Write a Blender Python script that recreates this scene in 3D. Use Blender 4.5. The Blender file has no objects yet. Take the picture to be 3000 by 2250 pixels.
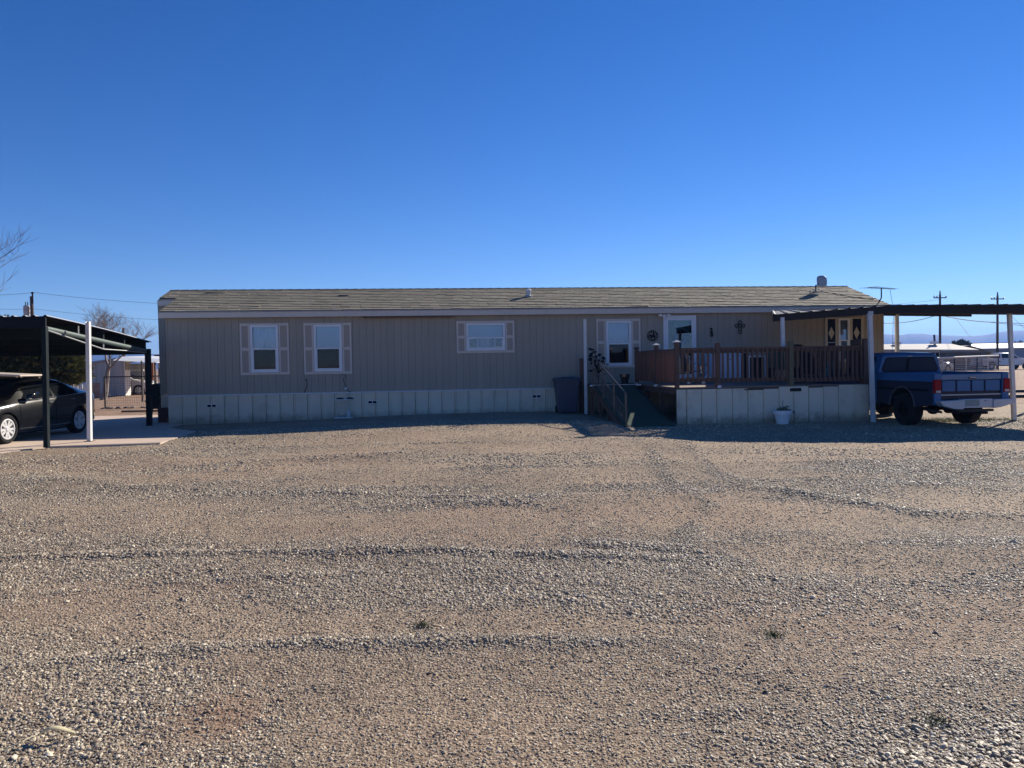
import bpy, bmesh, math, random
import numpy as np
from mathutils import Vector, Matrix, Euler
random.seed(11); rng = np.random.default_rng(7)
R = math.radians
scene = bpy.context.scene
COL = scene.collection
# ------------------------------------------------------------ camera, light, exposure
EYE = 1.68; PITCH = R(1.64); ROLL = R(0.95); FPX = 2167.0
SUN_AZ = R(43.3); SUN_EL = R(27.3)
cp, sp, cr, sr = math.cos(PITCH), math.sin(PITCH), math.cos(ROLL), math.sin(ROLL)
FW = Vector((0, cp, -sp)); R0 = Vector((1, 0, 0)); U0 = Vector((0, sp, cp))
RT = R0 * cr - U0 * sr; UP = R0 * sr + U0 * cr
cam_data = bpy.data.cameras.new('camera'); cam = bpy.data.objects.new('camera', cam_data); COL.objects.link(cam)
cam.matrix_world = Matrix(((RT.x, UP.x, -FW.x, 0), (RT.y, UP.y, -FW.y, 0), (RT.z, UP.z, -FW.z, EYE), (0, 0, 0, 1)))
cam_data.sensor_width = 36; cam_data.lens = FPX / 3000 * 36
cam_data.clip_start = 0.05; cam_data.clip_end = 12000
scene.camera = cam
world = bpy.data.worlds.new('World'); scene.world = world; world.use_nodes = True
wn = world.node_tree.nodes; wl = world.node_tree.links
bg = wn['Background']; sky = wn.new('ShaderNodeTexSky'); sky.sky_type = 'NISHITA'
sky.sun_disc = False; sky.sun_elevation = SUN_EL; sky.sun_rotation = SUN_AZ
sky.altitude = 1400; sky.air_density = 0.85; sky.dust_density = 0.0; sky.ozone_density = 2.6
hs = wn.new('ShaderNodeHueSaturation'); hs.inputs['Saturation'].default_value = 1.33; hs.inputs['Value'].default_value = 0.84; hs.inputs['Hue'].default_value = 0.514
wl.new(sky.outputs[0], hs.inputs['Color']); wl.new(hs.outputs[0], bg.inputs['Color'])
bg.inputs['Strength'].default_value = 0.085
sun_data = bpy.data.lights.new('sun', 'SUN'); sun = bpy.data.objects.new('sun', sun_data); COL.objects.link(sun)
sun_data.energy = 4.9; sun_data.angle = R(0.53); sun_data.color = (1.0, 0.92, 0.79)
SD = Vector((math.sin(SUN_AZ) * math.cos(SUN_EL), math.cos(SUN_AZ) * math.cos(SUN_EL), math.sin(SUN_EL)))
sun.rotation_euler = SD.to_track_quat('Z', 'Y').to_euler()
scene.view_settings.view_transform = 'Standard'; scene.view_settings.look = 'None'
scene.view_settings.exposure = 0.80; scene.view_settings.gamma = 1
scene.cycles.max_bounces = 6; scene.cycles.diffuse_bounces = 3; scene.cycles.glossy_bounces = 3
scene.cycles.transparent_max_bounces = 12; scene.cycles.volume_bounces = 0; scene.cycles.transmission_bounces = 3

# ------------------------------------------------------------ photograph pixel -> place
def ray(px, py):
    return FW + RT * ((px - 1500) / FPX) + UP * ((1125 - py) / FPX)
def P(px, py, D):
    d = ray(px, py); return Vector((0, 0, EYE)) + d * (D / d.y)
def G(px, py, z=0.0):
    d = ray(px, py); return Vector((0, 0, EYE)) + d * ((z - EYE) / d.z)
HA = math.atan(0.105); HO = Vector((-10.15, 21.8, 0)); HU = Vector((math.cos(HA), math.sin(HA), 0)); HV = Vector((-math.sin(HA), math.cos(HA), 0))
def HP(u, v, z): return HO + HU * u + HV * v + Vector((0, 0, z))
def HW(px, py, v):            # pixel -> (u, z) on the plane v metres behind the house front
    d = ray(px, py); o = Vector((0, 0, EYE)) - HO
    t = (v - o.dot(HV)) / d.dot(HV); q = o + d * t
    return q.dot(HU), q.z
HROT = HA

# ------------------------------------------------------------ materials
MATS = {}
def mat(name, col, rough=0.7, metal=0.0, var=0.12, scale=6.0, bump=0.0, bscale=30.0, dirt=0.0, dcol=(0.16, 0.12, 0.09), coat=0.0, stretch=None, spec=0.5, dscale=1.6, splash=0.0):
    if name in MATS: return MATS[name]
    m = bpy.data.materials.new(name); m.use_nodes = True; n = m.node_tree.nodes; l = m.node_tree.links
    b = n['Principled BSDF']; b.inputs['Roughness'].default_value = rough; b.inputs['Metallic'].default_value = metal
    b.inputs['Specular IOR Level'].default_value = spec
    if coat: b.inputs['Coat Weight'].default_value = coat; b.inputs['Coat Roughness'].default_value = 0.06
    tc = n.new('ShaderNodeTexCoord'); mp = n.new('ShaderNodeMapping')
    if stretch: mp.inputs['Scale'].default_value = stretch
    l.new(tc.outputs['Object'], mp.inputs[0])
    nz = n.new('ShaderNodeTexNoise'); nz.inputs['Scale'].default_value = scale; nz.inputs['Detail'].default_value = 4
    l.new(mp.outputs[0], nz.inputs['Vector'])
    oi = n.new('ShaderNodeObjectInfo')
    mx = n.new('ShaderNodeMix'); mx.data_type = 'RGBA'
    mx.inputs['A'].default_value = tuple(c * (1 - var) for c in col) + (1,); mx.inputs['B'].default_value = tuple(min(1, c * (1 + var)) for c in col) + (1,)
    ad = n.new('ShaderNodeMath'); ad.operation = 'MULTIPLY_ADD'; ad.inputs[1].default_value = 0.35; 
    l.new(oi.outputs['Random'], ad.inputs[0]); sb = n.new('ShaderNodeMath'); sb.operation = 'ADD'; sb.inputs[1].default_value = -0.17
    l.new(nz.outputs['Fac'], sb.inputs[0]); l.new(sb.outputs[0], ad.inputs[2]); ad.use_clamp = True
    l.new(ad.outputs[0], mx.inputs['Factor']); out = mx.outputs['Result']
    if dirt:
        n2 = n.new('ShaderNodeTexNoise'); n2.inputs['Scale'].default_value = dscale; n2.inputs['Detail'].default_value = 7; n2.inputs['Roughness'].default_value = 0.65
        l.new(mp.outputs[0], n2.inputs['Vector']); rp = n.new('ShaderNodeMapRange'); rp.inputs['From Min'].default_value = 0.52; rp.inputs['From Max'].default_value = 0.75; rp.inputs['To Max'].default_value = dirt
        l.new(n2.outputs['Fac'], rp.inputs['Value']); m2 = n.new('ShaderNodeMix'); m2.data_type = 'RGBA'; m2.inputs['B'].default_value = dcol + (1,)
        l.new(rp.outputs[0], m2.inputs['Factor']); l.new(out, m2.inputs['A']); out = m2.outputs['Result']
    if splash:      # mud thrown up on the lowest part of the metal
        sx = n.new('ShaderNodeSeparateXYZ'); l.new(tc.outputs['Object'], sx.inputs[0]); n4 = n.new('ShaderNodeTexNoise'); n4.inputs['Scale'].default_value = 3.5; n4.inputs['Detail'].default_value = 8; n4.inputs['Roughness'].default_value = 0.75; l.new(tc.outputs['Object'], n4.inputs['Vector'])
        r4 = n.new('ShaderNodeMapRange'); r4.inputs['From Min'].default_value = 0.50; r4.inputs['From Max'].default_value = 0.02; r4.inputs['To Max'].default_value = 1.0; l.new(sx.outputs['Z'], r4.inputs['Value'])
        a4 = n.new('ShaderNodeMath'); a4.operation = 'MULTIPLY_ADD'; a4.inputs[1].default_value = 0.75; l.new(r4.outputs[0], a4.inputs[0]); l.new(n4.outputs['Fac'], a4.inputs[2])
        r5 = n.new('ShaderNodeMapRange'); r5.inputs['From Min'].default_value = 0.80; r5.inputs['From Max'].default_value = 1.15; r5.inputs['To Max'].default_value = splash; l.new(a4.outputs[0], r5.inputs['Value'])
        m5 = n.new('ShaderNodeMix'); m5.data_type = 'RGBA'; m5.inputs['B'].default_value = (0.26, 0.20, 0.14, 1); l.new(r5.outputs[0], m5.inputs['Factor']); l.new(out, m5.inputs['A']); out = m5.outputs['Result']
    l.new(out, b.inputs['Base Color'])
    if bump:
        n3 = n.new('ShaderNodeTexNoise'); n3.inputs['Scale'].default_value = bscale; n3.inputs['Detail'].default_value = 5
        l.new(mp.outputs[0], n3.inputs['Vector']); bp = n.new('ShaderNodeBump'); bp.inputs['Strength'].default_value = bump; bp.inputs['Distance'].default_value = 0.02
        l.new(n3.outputs['Fac'], bp.inputs['Height']); l.new(bp.outputs[0], b.inputs['Normal'])
    MATS[name] = m; return m
def glassmat(name, tint=(0.8, 0.87, 0.9), gloss=0.35, rough=0.02, k=1.0):
    if name in MATS: return MATS[name]
    m = bpy.data.materials.new(name); m.use_nodes = True; n = m.node_tree.nodes; l = m.node_tree.links
    n.remove(n['Principled BSDF']); o = n['Material Output']
    t = n.new('ShaderNodeBsdfTransparent'); t.inputs[0].default_value = tint + (1,)
    g = n.new('ShaderNodeBsdfGlossy'); g.inputs['Roughness'].default_value = rough; g.inputs[0].default_value = (0.9, 0.95, 1, 1)
    fr = n.new('ShaderNodeFresnel'); fr.inputs[0].default_value = 1.6
    mm = n.new('ShaderNodeMath'); mm.operation = 'MULTIPLY_ADD'; mm.inputs[1].default_value = k; mm.inputs[2].default_value = gloss * 0.3
    l.new(fr.outputs[0], mm.inputs[0]); mx = n.new('ShaderNodeMixShader')
    l.new(mm.outputs[0], mx.inputs[0]); l.new(t.outputs[0], mx.inputs[1]); l.new(g.outputs[0], mx.inputs[2]); l.new(mx.outputs[0], o.inputs[0])
    MATS[name] = m; return m

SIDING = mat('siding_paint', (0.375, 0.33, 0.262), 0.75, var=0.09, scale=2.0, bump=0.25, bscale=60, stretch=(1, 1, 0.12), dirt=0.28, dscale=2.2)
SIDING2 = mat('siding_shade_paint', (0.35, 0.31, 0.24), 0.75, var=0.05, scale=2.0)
SKIRT = mat('skirt_metal', (0.68, 0.61, 0.47), 0.55, var=0.07, scale=1.5, dirt=0.30, dcol=(0.24, 0.20, 0.15), dscale=1.2, splash=.7)
DSKIRT = mat('deck_skirt_metal', (0.76, 0.67, 0.51), 0.55, var=0.09, scale=1.5, dirt=0.5, dcol=(0.22, 0.18, 0.12), dscale=1.3, splash=.8)
TRIM = mat('trim_paint', (0.65, 0.58, 0.50), 0.6, var=0.04, dirt=0.1)
PANELT = mat('shutter_panel_paint', (0.41, 0.345, 0.28), 0.7, var=0.04)
VINYL = mat('white_vinyl', (0.78, 0.79, 0.80), 0.4, var=0.03)
WHITEP = mat('white_painted_steel', (0.66, 0.65, 0.63), 0.5, var=0.05, dirt=0.3, dscale=5)
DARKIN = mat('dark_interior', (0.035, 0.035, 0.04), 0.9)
BLIND = mat('blind_cloth', (0.78, 0.80, 0.82), 0.8, var=0.03)
CURT = mat('curtain_cloth', (0.52, 0.56, 0.62), 0.9, var=0.1, stretch=(12, 1, 0.3))
GLASS = glassmat('window_glass', (.76, .82, .92), .25)
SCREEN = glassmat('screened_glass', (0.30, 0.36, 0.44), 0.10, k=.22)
STORM = glassmat('storm_door_glass', (0.5, 0.64, 0.70), 0.3, k=.6)
BLACK = mat('black_iron', (0.014, 0.014, 0.015), 0.55, var=0.3, spec=.2)
DKWOOD = mat('stained_wood', (0.125, 0.068, 0.045), 0.65, var=0.35, scale=9, stretch=(1, 1, 0.15), bump=0.2, bscale=40)
GRWOOD = mat('aged_green_wood', (0.15, 0.12, 0.065), 0.7, var=0.25, scale=9, stretch=(1, 1, 0.15))
DECKW = mat('deck_board_wood', (0.22, 0.17, 0.13), 0.8, var=0.3, scale=7)
GREENC = mat('green_turf_carpet', (0.034, 0.068, 0.044), 0.95, var=0.25, scale=40, bump=0.5, bscale=300, dirt=0.4, dcol=(0.10, 0.10, 0.07))
CHROME = mat('chrome_tube', (0.75, 0.75, 0.76), 0.15, metal=1.0, var=0.05)
GREYMET = mat('grey_galvanised', (0.45, 0.46, 0.47), 0.4, metal=0.7, var=0.15)
DKMETAL = mat('dark_brown_metal', (0.030, 0.027, 0.026), 0.6, var=0.2, spec=.15)
DKGREEN = mat('dark_green_paint', (0.010, 0.018, 0.021), 0.6, var=0.25, dirt=0.1, dscale=6, spec=.12)
CPROOF = mat('carport_sheet', (0.06, 0.06, 0.06), 0.6, var=0.2, dirt=0.4, dcol=(0.16, 0.11, 0.08))
CPTOP = mat('galvanised_sheet', (0.62, 0.62, 0.62), 0.38, metal=0.55, var=0.08)
PIPEG = mat('pale_green_pipe', (0.10, 0.135, 0.12), 0.5, var=0.2, scale=14, dirt=0.4, dscale=10)
RUBBER = mat('tyre_rubber', (0.014, 0.014, 0.015), 0.8, var=0.2, spec=.15)
ALLOY = mat('alloy_rim', (0.66, 0.66, 0.66), 0.3, metal=0.25, var=0.04)
CHASSIS = mat('chassis_black', (0.008, 0.008, 0.008), 0.8, spec=.1)
WOODPOLE = mat('creosoted_pole_wood', (0.075, 0.05, 0.038), 0.85, var=0.3, stretch=(1, 1, 0.1))
BARK = mat('pale_bark', (0.22, 0.18, 0.155), 0.9, var=0.3, scale=5)

# ------------------------------------------------------------ mesh building
class MB:
    def __init__(s): s.v = []; s.f = []
    def add(s, vs, fs):
        o = len(s.v); s.v += [tuple(v) for v in vs]; s.f += [tuple(i + o for i in f) for f in fs]; return s
    def box(s, x0, x1, y0, y1, z0, z1):
        vs = [(x, y, z) for x in (x0, x1) for y in (y0, y1) for z in (z0, z1)]
        return s.add(vs, [(0, 1, 3, 2), (4, 6, 7, 5), (0, 4, 5, 1), (2, 3, 7, 6), (0, 2, 6, 4), (1, 5, 7, 3)])
    def hexa(s, vs):   # 8 points: bottom quad then top quad (ccw)
        return s.add(vs, [(3, 2, 1, 0), (4, 5, 6, 7), (0, 1, 5, 4), (1, 2, 6, 5), (2, 3, 7, 6), (3, 0, 4, 7)])
    def bar(s, p, q, w, h=None, up=(0, 0, 1)):
        p = Vector(p); q = Vector(q); h = h or w; d = (q - p).normalized(); up = Vector(up)
        if abs(d.dot(up)) > 0.95: up = Vector((0, 1, 0))
        a = d.cross(up).normalized() * (w / 2); b = a.cross(d).normalized() * (h / 2)
        return s.hexa([p - a - b, p + a - b, p + a + b, p - a + b, q - a - b, q + a - b, q + a + b, q - a + b])
    def tube(s, p, q, r, r2=None, n=8, caps=True):
        p = Vector(p); q = Vector(q); r2 = r if r2 is None else r2; d = (q - p).normalized()
        up = Vector((0, 0, 1)) if abs(d.z) < 0.9 else Vector((1, 0, 0)); a = d.cross(up).normalized(); b = a.cross(d)
        vs = []
        for c, rr in ((p, r), (q, r2)):
            for i in range(n):
                t = 2 * math.pi * i / n; vs.append(c + (a * math.cos(t) + b * math.sin(t)) * rr)
        fs = [(i, (i + 1) % n, n + (i + 1) % n, n + i) for i in range(n)]
        if caps: fs += [tuple(range(n))[::-1], tuple(range(n, 2 * n))]
        return s.add(vs, fs)
    def path(s, pts, r, n=6):
        for a, b in zip(pts[:-1], pts[1:]): s.tube(a, b, r, n=n)
        return s
    def lathe(s, prof, c=(0, 0, 0), axis='z', n=24):   # prof: (radius, height)
        vs = []; c = Vector(c)
        for r, h in prof:
            for i in range(n):
                t = 2 * math.pi * i / n; a, b = r * math.cos(t), r * math.sin(t)
                vs.append(c + Vector((a, b, h) if axis == 'z' else (h, a, b) if axis == 'x' else (a, h, b)))
        fs = [(k * n + i, k * n + (i + 1) % n, (k + 1) * n + (i + 1) % n, (k + 1) * n + i) for k in range(len(prof) - 1) for i in range(n)]
        return s.add(vs, fs)
    def prism(s, poly, a0, a1, axis='x'):  # poly in the other two coordinates
        n = len(poly)
        def pt(a, p): return (a, p[0], p[1]) if axis == 'x' else (p[0], a, p[1]) if axis == 'y' else (p[0], p[1], a)
        vs = [pt(a0, p) for p in poly] + [pt(a1, p) for p in poly]
        return s.add(vs, [tuple(range(n)), tuple(range(n, 2 * n))[::-1]] + [(i, n + i, n + (i + 1) % n, (i + 1) % n) for i in range(n)])
    def torus(s, c, rx, rz, r, axis='y', n=20, m=6):
        c = Vector(c); vs = []
        for i in range(n):
            t = 2 * math.pi * i / n
            for j in range(m):
                q = 2 * math.pi * j / m; kx = rx + r * math.cos(q); kz = rz + r * math.cos(q)
                vs.append(c + Vector((kx * math.cos(t), r * math.sin(q), kz * math.sin(t))))
        fs = [(i * m + j, i * m + (j + 1) % m, ((i + 1) % n) * m + (j + 1) % m, ((i + 1) % n) * m + j) for i in range(n) for j in range(m)]
        return s.add(vs, fs)
    def mesh(s, name, m, smooth=False):
        me = bpy.data.meshes.new(name); me.from_pydata(s.v, [], s.f); me.materials.append(m)
        bm = bmesh.new(); bm.from_mesh(me); bmesh.ops.recalc_face_normals(bm, faces=bm.faces); bm.to_mesh(me); bm.free()
        if smooth:
            me.shade_smooth()
            try: me.set_sharp_from_angle(angle=R(38))
            except Exception: pass
        return me
    def build(s, name, m, parent=None, smooth=False, bevel=0, label=None):
        o = bpy.data.objects.new(name, s.mesh(name, m, smooth)); COL.objects.link(o)
        if parent: o.parent = parent
        if bevel:
            b = o.modifiers.new('bevel', 'BEVEL'); b.width = bevel; b.segments = 2; b.limit_method = 'ANGLE'; b.angle_limit = R(35)
            o.data.shade_smooth()
            try: o.data.set_sharp_from_angle(angle=R(40))
            except Exception: pass
        if label: o['label'] = label
        return o
def tag(o, label=None, cat=None, group=None, kind=None):
    if label: o['label'] = label
    if cat: o['category'] = cat
    if group: o['group'] = group
    if kind: o['kind'] = kind
    return o
def thing(name, label, cat, loc=(0, 0, 0), rot=0.0, group=None):
    o = bpy.data.objects.new(name, None); COL.objects.link(o); o.location = loc; o.rotation_euler = (0, 0, rot)
    o.empty_display_size = 0.2
    return tag(o, label, cat, group)
def hthing(name, label, cat, u=0, v=0, z=0, group=None):   # thing whose frame is the house's own
    return thing(name, label, cat, HP(u, v, z), HROT, group)
def inst(me, name, parent, loc=(0, 0, 0), rot=(0, 0, 0), scale=(1, 1, 1)):
    o = bpy.data.objects.new(name, me); COL.objects.link(o); o.parent = parent; o.location = loc; o.rotation_euler = rot; o.scale = scale
    return o
def box(x0, x1, y0, y1, z0, z1): return MB().box(x0, x1, y0, y1, z0, z1)
# ------------------------------------------------------------ ground
def vnoise(x, y, seed=0):
    xi = np.floor(x).astype(np.int64); yi = np.floor(y).astype(np.int64); xf = x - xi; yf = y - yi
    def h(a, b):
        n = (a * 374761393 + b * 668265263 + seed * 974634777) & 0xffffffff
        n = ((n ^ (n >> 13)) * 1274126177) & 0xffffffff
        return ((n ^ (n >> 16)) & 0xffff) / 65535.0
    u = xf * xf * (3 - 2 * xf); v = yf * yf * (3 - 2 * yf)
    return (h(xi, yi) * (1 - u) + h(xi + 1, yi) * u) * (1 - v) + (h(xi, yi + 1) * (1 - u) + h(xi + 1, yi + 1) * u) * v
def fbm(x, y, seed=0, octs=4):
    s = 0; a = 1; t = 0
    for i in range(octs):
        s = s + a * vnoise(x * 2 ** i + 17.3 * i, y * 2 ** i + 5.1 * i, seed + i); t += a; a *= 0.5
    return s / t
def sstep(a, b, x):
    t = np.clip((x - a) / (b - a), 0, 1); return t * t * (3 - 2 * t)
RIDGES = []
for pts, hgt, wid in [([(-250, 1638), (300, 1622), (800, 1622), (1300, 1612), (1500, 1622), (1900, 1628), (2350, 1636)], 0.026, 0.12),
                      ([(-250, 1775), (0, 1750), (500, 1708), (1030, 1680), (1400, 1668)], 0.020, 0.11),
                      ([(-250, 1965), (0, 1948), (350, 1915), (800, 1885), (1200, 1876), (1560, 1872), (2200, 1880)], 0.022, 0.10),
                      ([(550, 1356), (860, 1346), (1300, 1330)], 0.03, 0.25), ([(500, 1440), (1000, 1442), (1500, 1462), (1750, 1460)], 0.03, 0.2),
                      ([(2090, 1410), (2450, 1460), (2700, 1500), (3100, 1508)], 0.035, 0.18), ([(1000, 1490), (1300, 1475), (1800, 1500)], 0.025, 0.2),
                      ([(2200, 1975), (2500, 1965)], 0.02, 0.1), ([(1900, 1300), (1960, 1400), (2080, 1480), (2010, 1570), (1900, 1640)], .016, .12), ([(2000, 1290), (2100, 1380), (2260, 1450)], .014, .15), ([(1500, 2130), (1900, 2080), (2300, 2060), (2700, 2080)], .014, .10), ([(300, 1330), (900, 1315), (1500, 1300)], .015, .2), ([(0, 1400), (400, 1425), (900, 1400)], 0.02, 0.25),
                      ([(1500, 1575), (1900, 1596), (2250, 1618)], 0.03, 0.13), ([(2500, 1420), (2900, 1420)], 0.025, 0.25)]:
    RIDGES.append(([G(*p) for p in pts], hgt, wid))
SLAB = [G(-420, 1352), G(0, 1331), G(137, 1313), G(470, 1302), G(575, 1268), Vector((-9.6, 20.6, 0)), Vector((-10.3, 26.5, 0)), Vector((-18, 26, 0))]
def inpoly(x, y, poly):
    r = np.zeros(np.shape(x), bool); n = len(poly)
    for i in range(n):
        a = poly[i]; b = poly[(i + 1) % n]
        if a.y == b.y: continue
        c = ((a.y > y) != (b.y > y)) & (x < (b.x - a.x) * (y - a.y) / (b.y - a.y) + a.x); r ^= c
    return r
def ridge_field(x, y):
    h = np.zeros(np.shape(x)); m = np.zeros(np.shape(x))
    for pts, hgt, wid in RIDGES:
        d = np.full(np.shape(x), 1e9)
        for a, b in zip(pts[:-1], pts[1:]):
            ex, ey = b.x - a.x, b.y - a.y; L = ex * ex + ey * ey
            t = np.clip(((x - a.x) * ex + (y - a.y) * ey) / L, 0, 1)
            d = np.minimum(d, np.hypot(x - a.x - t * ex, y - a.y - t * ey))
        d = d + (fbm(x * 1.3, y * 1.3, 40, 2) - 0.5) * 0.16
        e0 = np.minimum(np.hypot(x - pts[0].x, y - pts[0].y), np.hypot(x - pts[-1].x, y - pts[-1].y))
        k = sstep(0, 1.3, e0) * np.exp(-(d / wid) ** 2) * (0.35 + 1.1 * fbm(x * 1.7, y * 2.3, 41, 2) - 0.1)
        h = np.maximum(h, hgt * k); m = np.maximum(m, np.clip(k * 1.3, 0, 1) * hgt / 0.028)
        h = h - 0.3 * hgt * np.exp(-((d - wid * 2.2) / wid) ** 2) * 0.5
    return h, np.clip(m, 0, 1)
def gheight(x, y):
    x = np.asarray(x, float); y = np.asarray(y, float)
    z = 0.17 * np.exp(-((x + 1.2) / 5.0) ** 2) * sstep(12.5, 20.5, y) * (1 - sstep(30, 45, y))
    near = 1 - sstep(26, 40, y)
    z = z + near * (fbm(x * 0.45, y * 0.8, 3, 3) - 0.5) * 0.12 * sstep(1.0, 4, y) * (1 - 0.6 * sstep(16, 19, y))
    r, _ = ridge_field(x, y); z = z + r
    z = z + (fbm(x * 7, y * 9, 9, 2) - 0.5) * 0.014 * (1 - sstep(14, 22, y))
    p = G(655, 2095); dx, dy = x - p.x, y - p.y      # tyre tread pressed in the bare patch
    msk = np.exp(-((dx / .20) ** 2 + (dy / .20) ** 2) ** 2); z = z + msk * (-.004 + .0045 * np.sin((dy + .45 * np.abs(dx - .03) + .3 * dx) * 2 * np.pi / .085))
    s = inpoly(x, y, SLAB); z = np.where(s, -0.03, z)
    return z
def gz(x, y): return float(gheight(np.array([x]), np.array([y]))[0])
def axis(a, b, step, lim, g=1.18):
    v = list(np.arange(a, b + 1e-6, step)); s = step; lo, hi = [], []
    x = a
    while x > -lim: s *= g; x -= s; lo.append(max(x, -lim))
    s = step; x = v[-1]
    while x < lim: s *= g; x += s; hi.append(min(x, lim))
    return np.array(lo[::-1] + v + hi)
LIM = 4200.0
ys = [2.0]
while ys[-1] < 27: ys.append(ys[-1] + max(0.022, 0.0065 * ys[-1]))
stp = ys[-1] - ys[-2]
while ys[-1] < LIM: stp *= 1.15; ys.append(min(ys[-1] + stp, LIM))
pre = []; q = 2.0; stp = 0.1
while q > -LIM: stp *= 1.5; q -= stp; pre.append(max(q, -LIM))
YS = np.array(pre[::-1] + ys); XS = axis(-17, 17, 0.05, LIM)
XX, YY = np.meshgrid(XS, YS); ZZ = gheight(XX, YY)
gm = bpy.data.meshes.new('ground'); ny, nx = XX.shape
co = np.stack([XX, YY, ZZ], -1).reshape(-1, 3)
idx = np.arange(ny * nx).reshape(ny, nx)
fc = np.stack([idx[:-1, :-1], idx[:-1, 1:], idx[1:, 1:], idx[1:, :-1]], -1).reshape(-1, 4)
gm.vertices.add(len(co)); gm.vertices.foreach_set('co', co.ravel())
gm.loops.add(fc.size); gm.loops.foreach_set('vertex_index', fc.ravel())
gm.polygons.add(len(fc)); gm.polygons.foreach_set('loop_start', np.arange(0, fc.size, 4)); gm.update(calc_edges=True)
gm.shade_smooth()
_, rm = ridge_field(XX, YY)
def sandmask(x, y):      # 1 = bare sandy dirt, 0 = stones
    s = fbm(x * 0.35 + 3, y * 0.9, 21, 4); s = 0.85 * sstep(0.46, 0.66, s)
    p = G(650, 2090); s = np.maximum(s, np.exp(-(((x - p.x) / 0.28) ** 2 + ((y - p.y) / 0.33) ** 2) * 1.1))
    p = G(20, 2070); s = np.maximum(s, 0.8 * np.exp(-(((x - p.x) / 0.3) ** 2 + ((y - p.y) / 0.25) ** 2)))
    for q_, wx in (((1300, 1290), 4.0), ((1550, 1560), 2.0), ((400, 1490), 2.2), ((2000, 1545), 1.5), ((2200, 1300), 3)):
        p = G(*q_); s = np.maximum(s, 0.9 * np.exp(-(((x - p.x) / wx) ** 2 + ((y - p.y) / (0.09 * p.y)) ** 2)))
    p = G(2900, 2230); s = s * (1 - np.exp(-(((x - p.x) / 0.9) ** 2 + ((y - p.y) / 0.5) ** 2)))
    return s
sm = np.clip(sandmask(XX, YY) - 0.8 * rm, 0, 1)
red = np.clip(sstep(22, 27, YY) + 0.8 * np.exp(-(((XX - G(650, 2090).x) / 0.3) ** 2 + ((YY - G(650, 2090).y) / 0.35) ** 2)) + 0.35 * sstep(0.5, 0.75, fbm(XX * 0.4, YY * 0.6, 77, 3)), 0, 1)
for nm, arr in (('sand', sm), ('red', red)):
    a = gm.attributes.new(nm, 'FLOAT', 'POINT'); a.data.foreach_set('value', arr.ravel().astype(np.float32))
ground = bpy.data.objects.new('ground', gm); COL.objects.link(ground); tag(ground, kind='structure')
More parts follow.
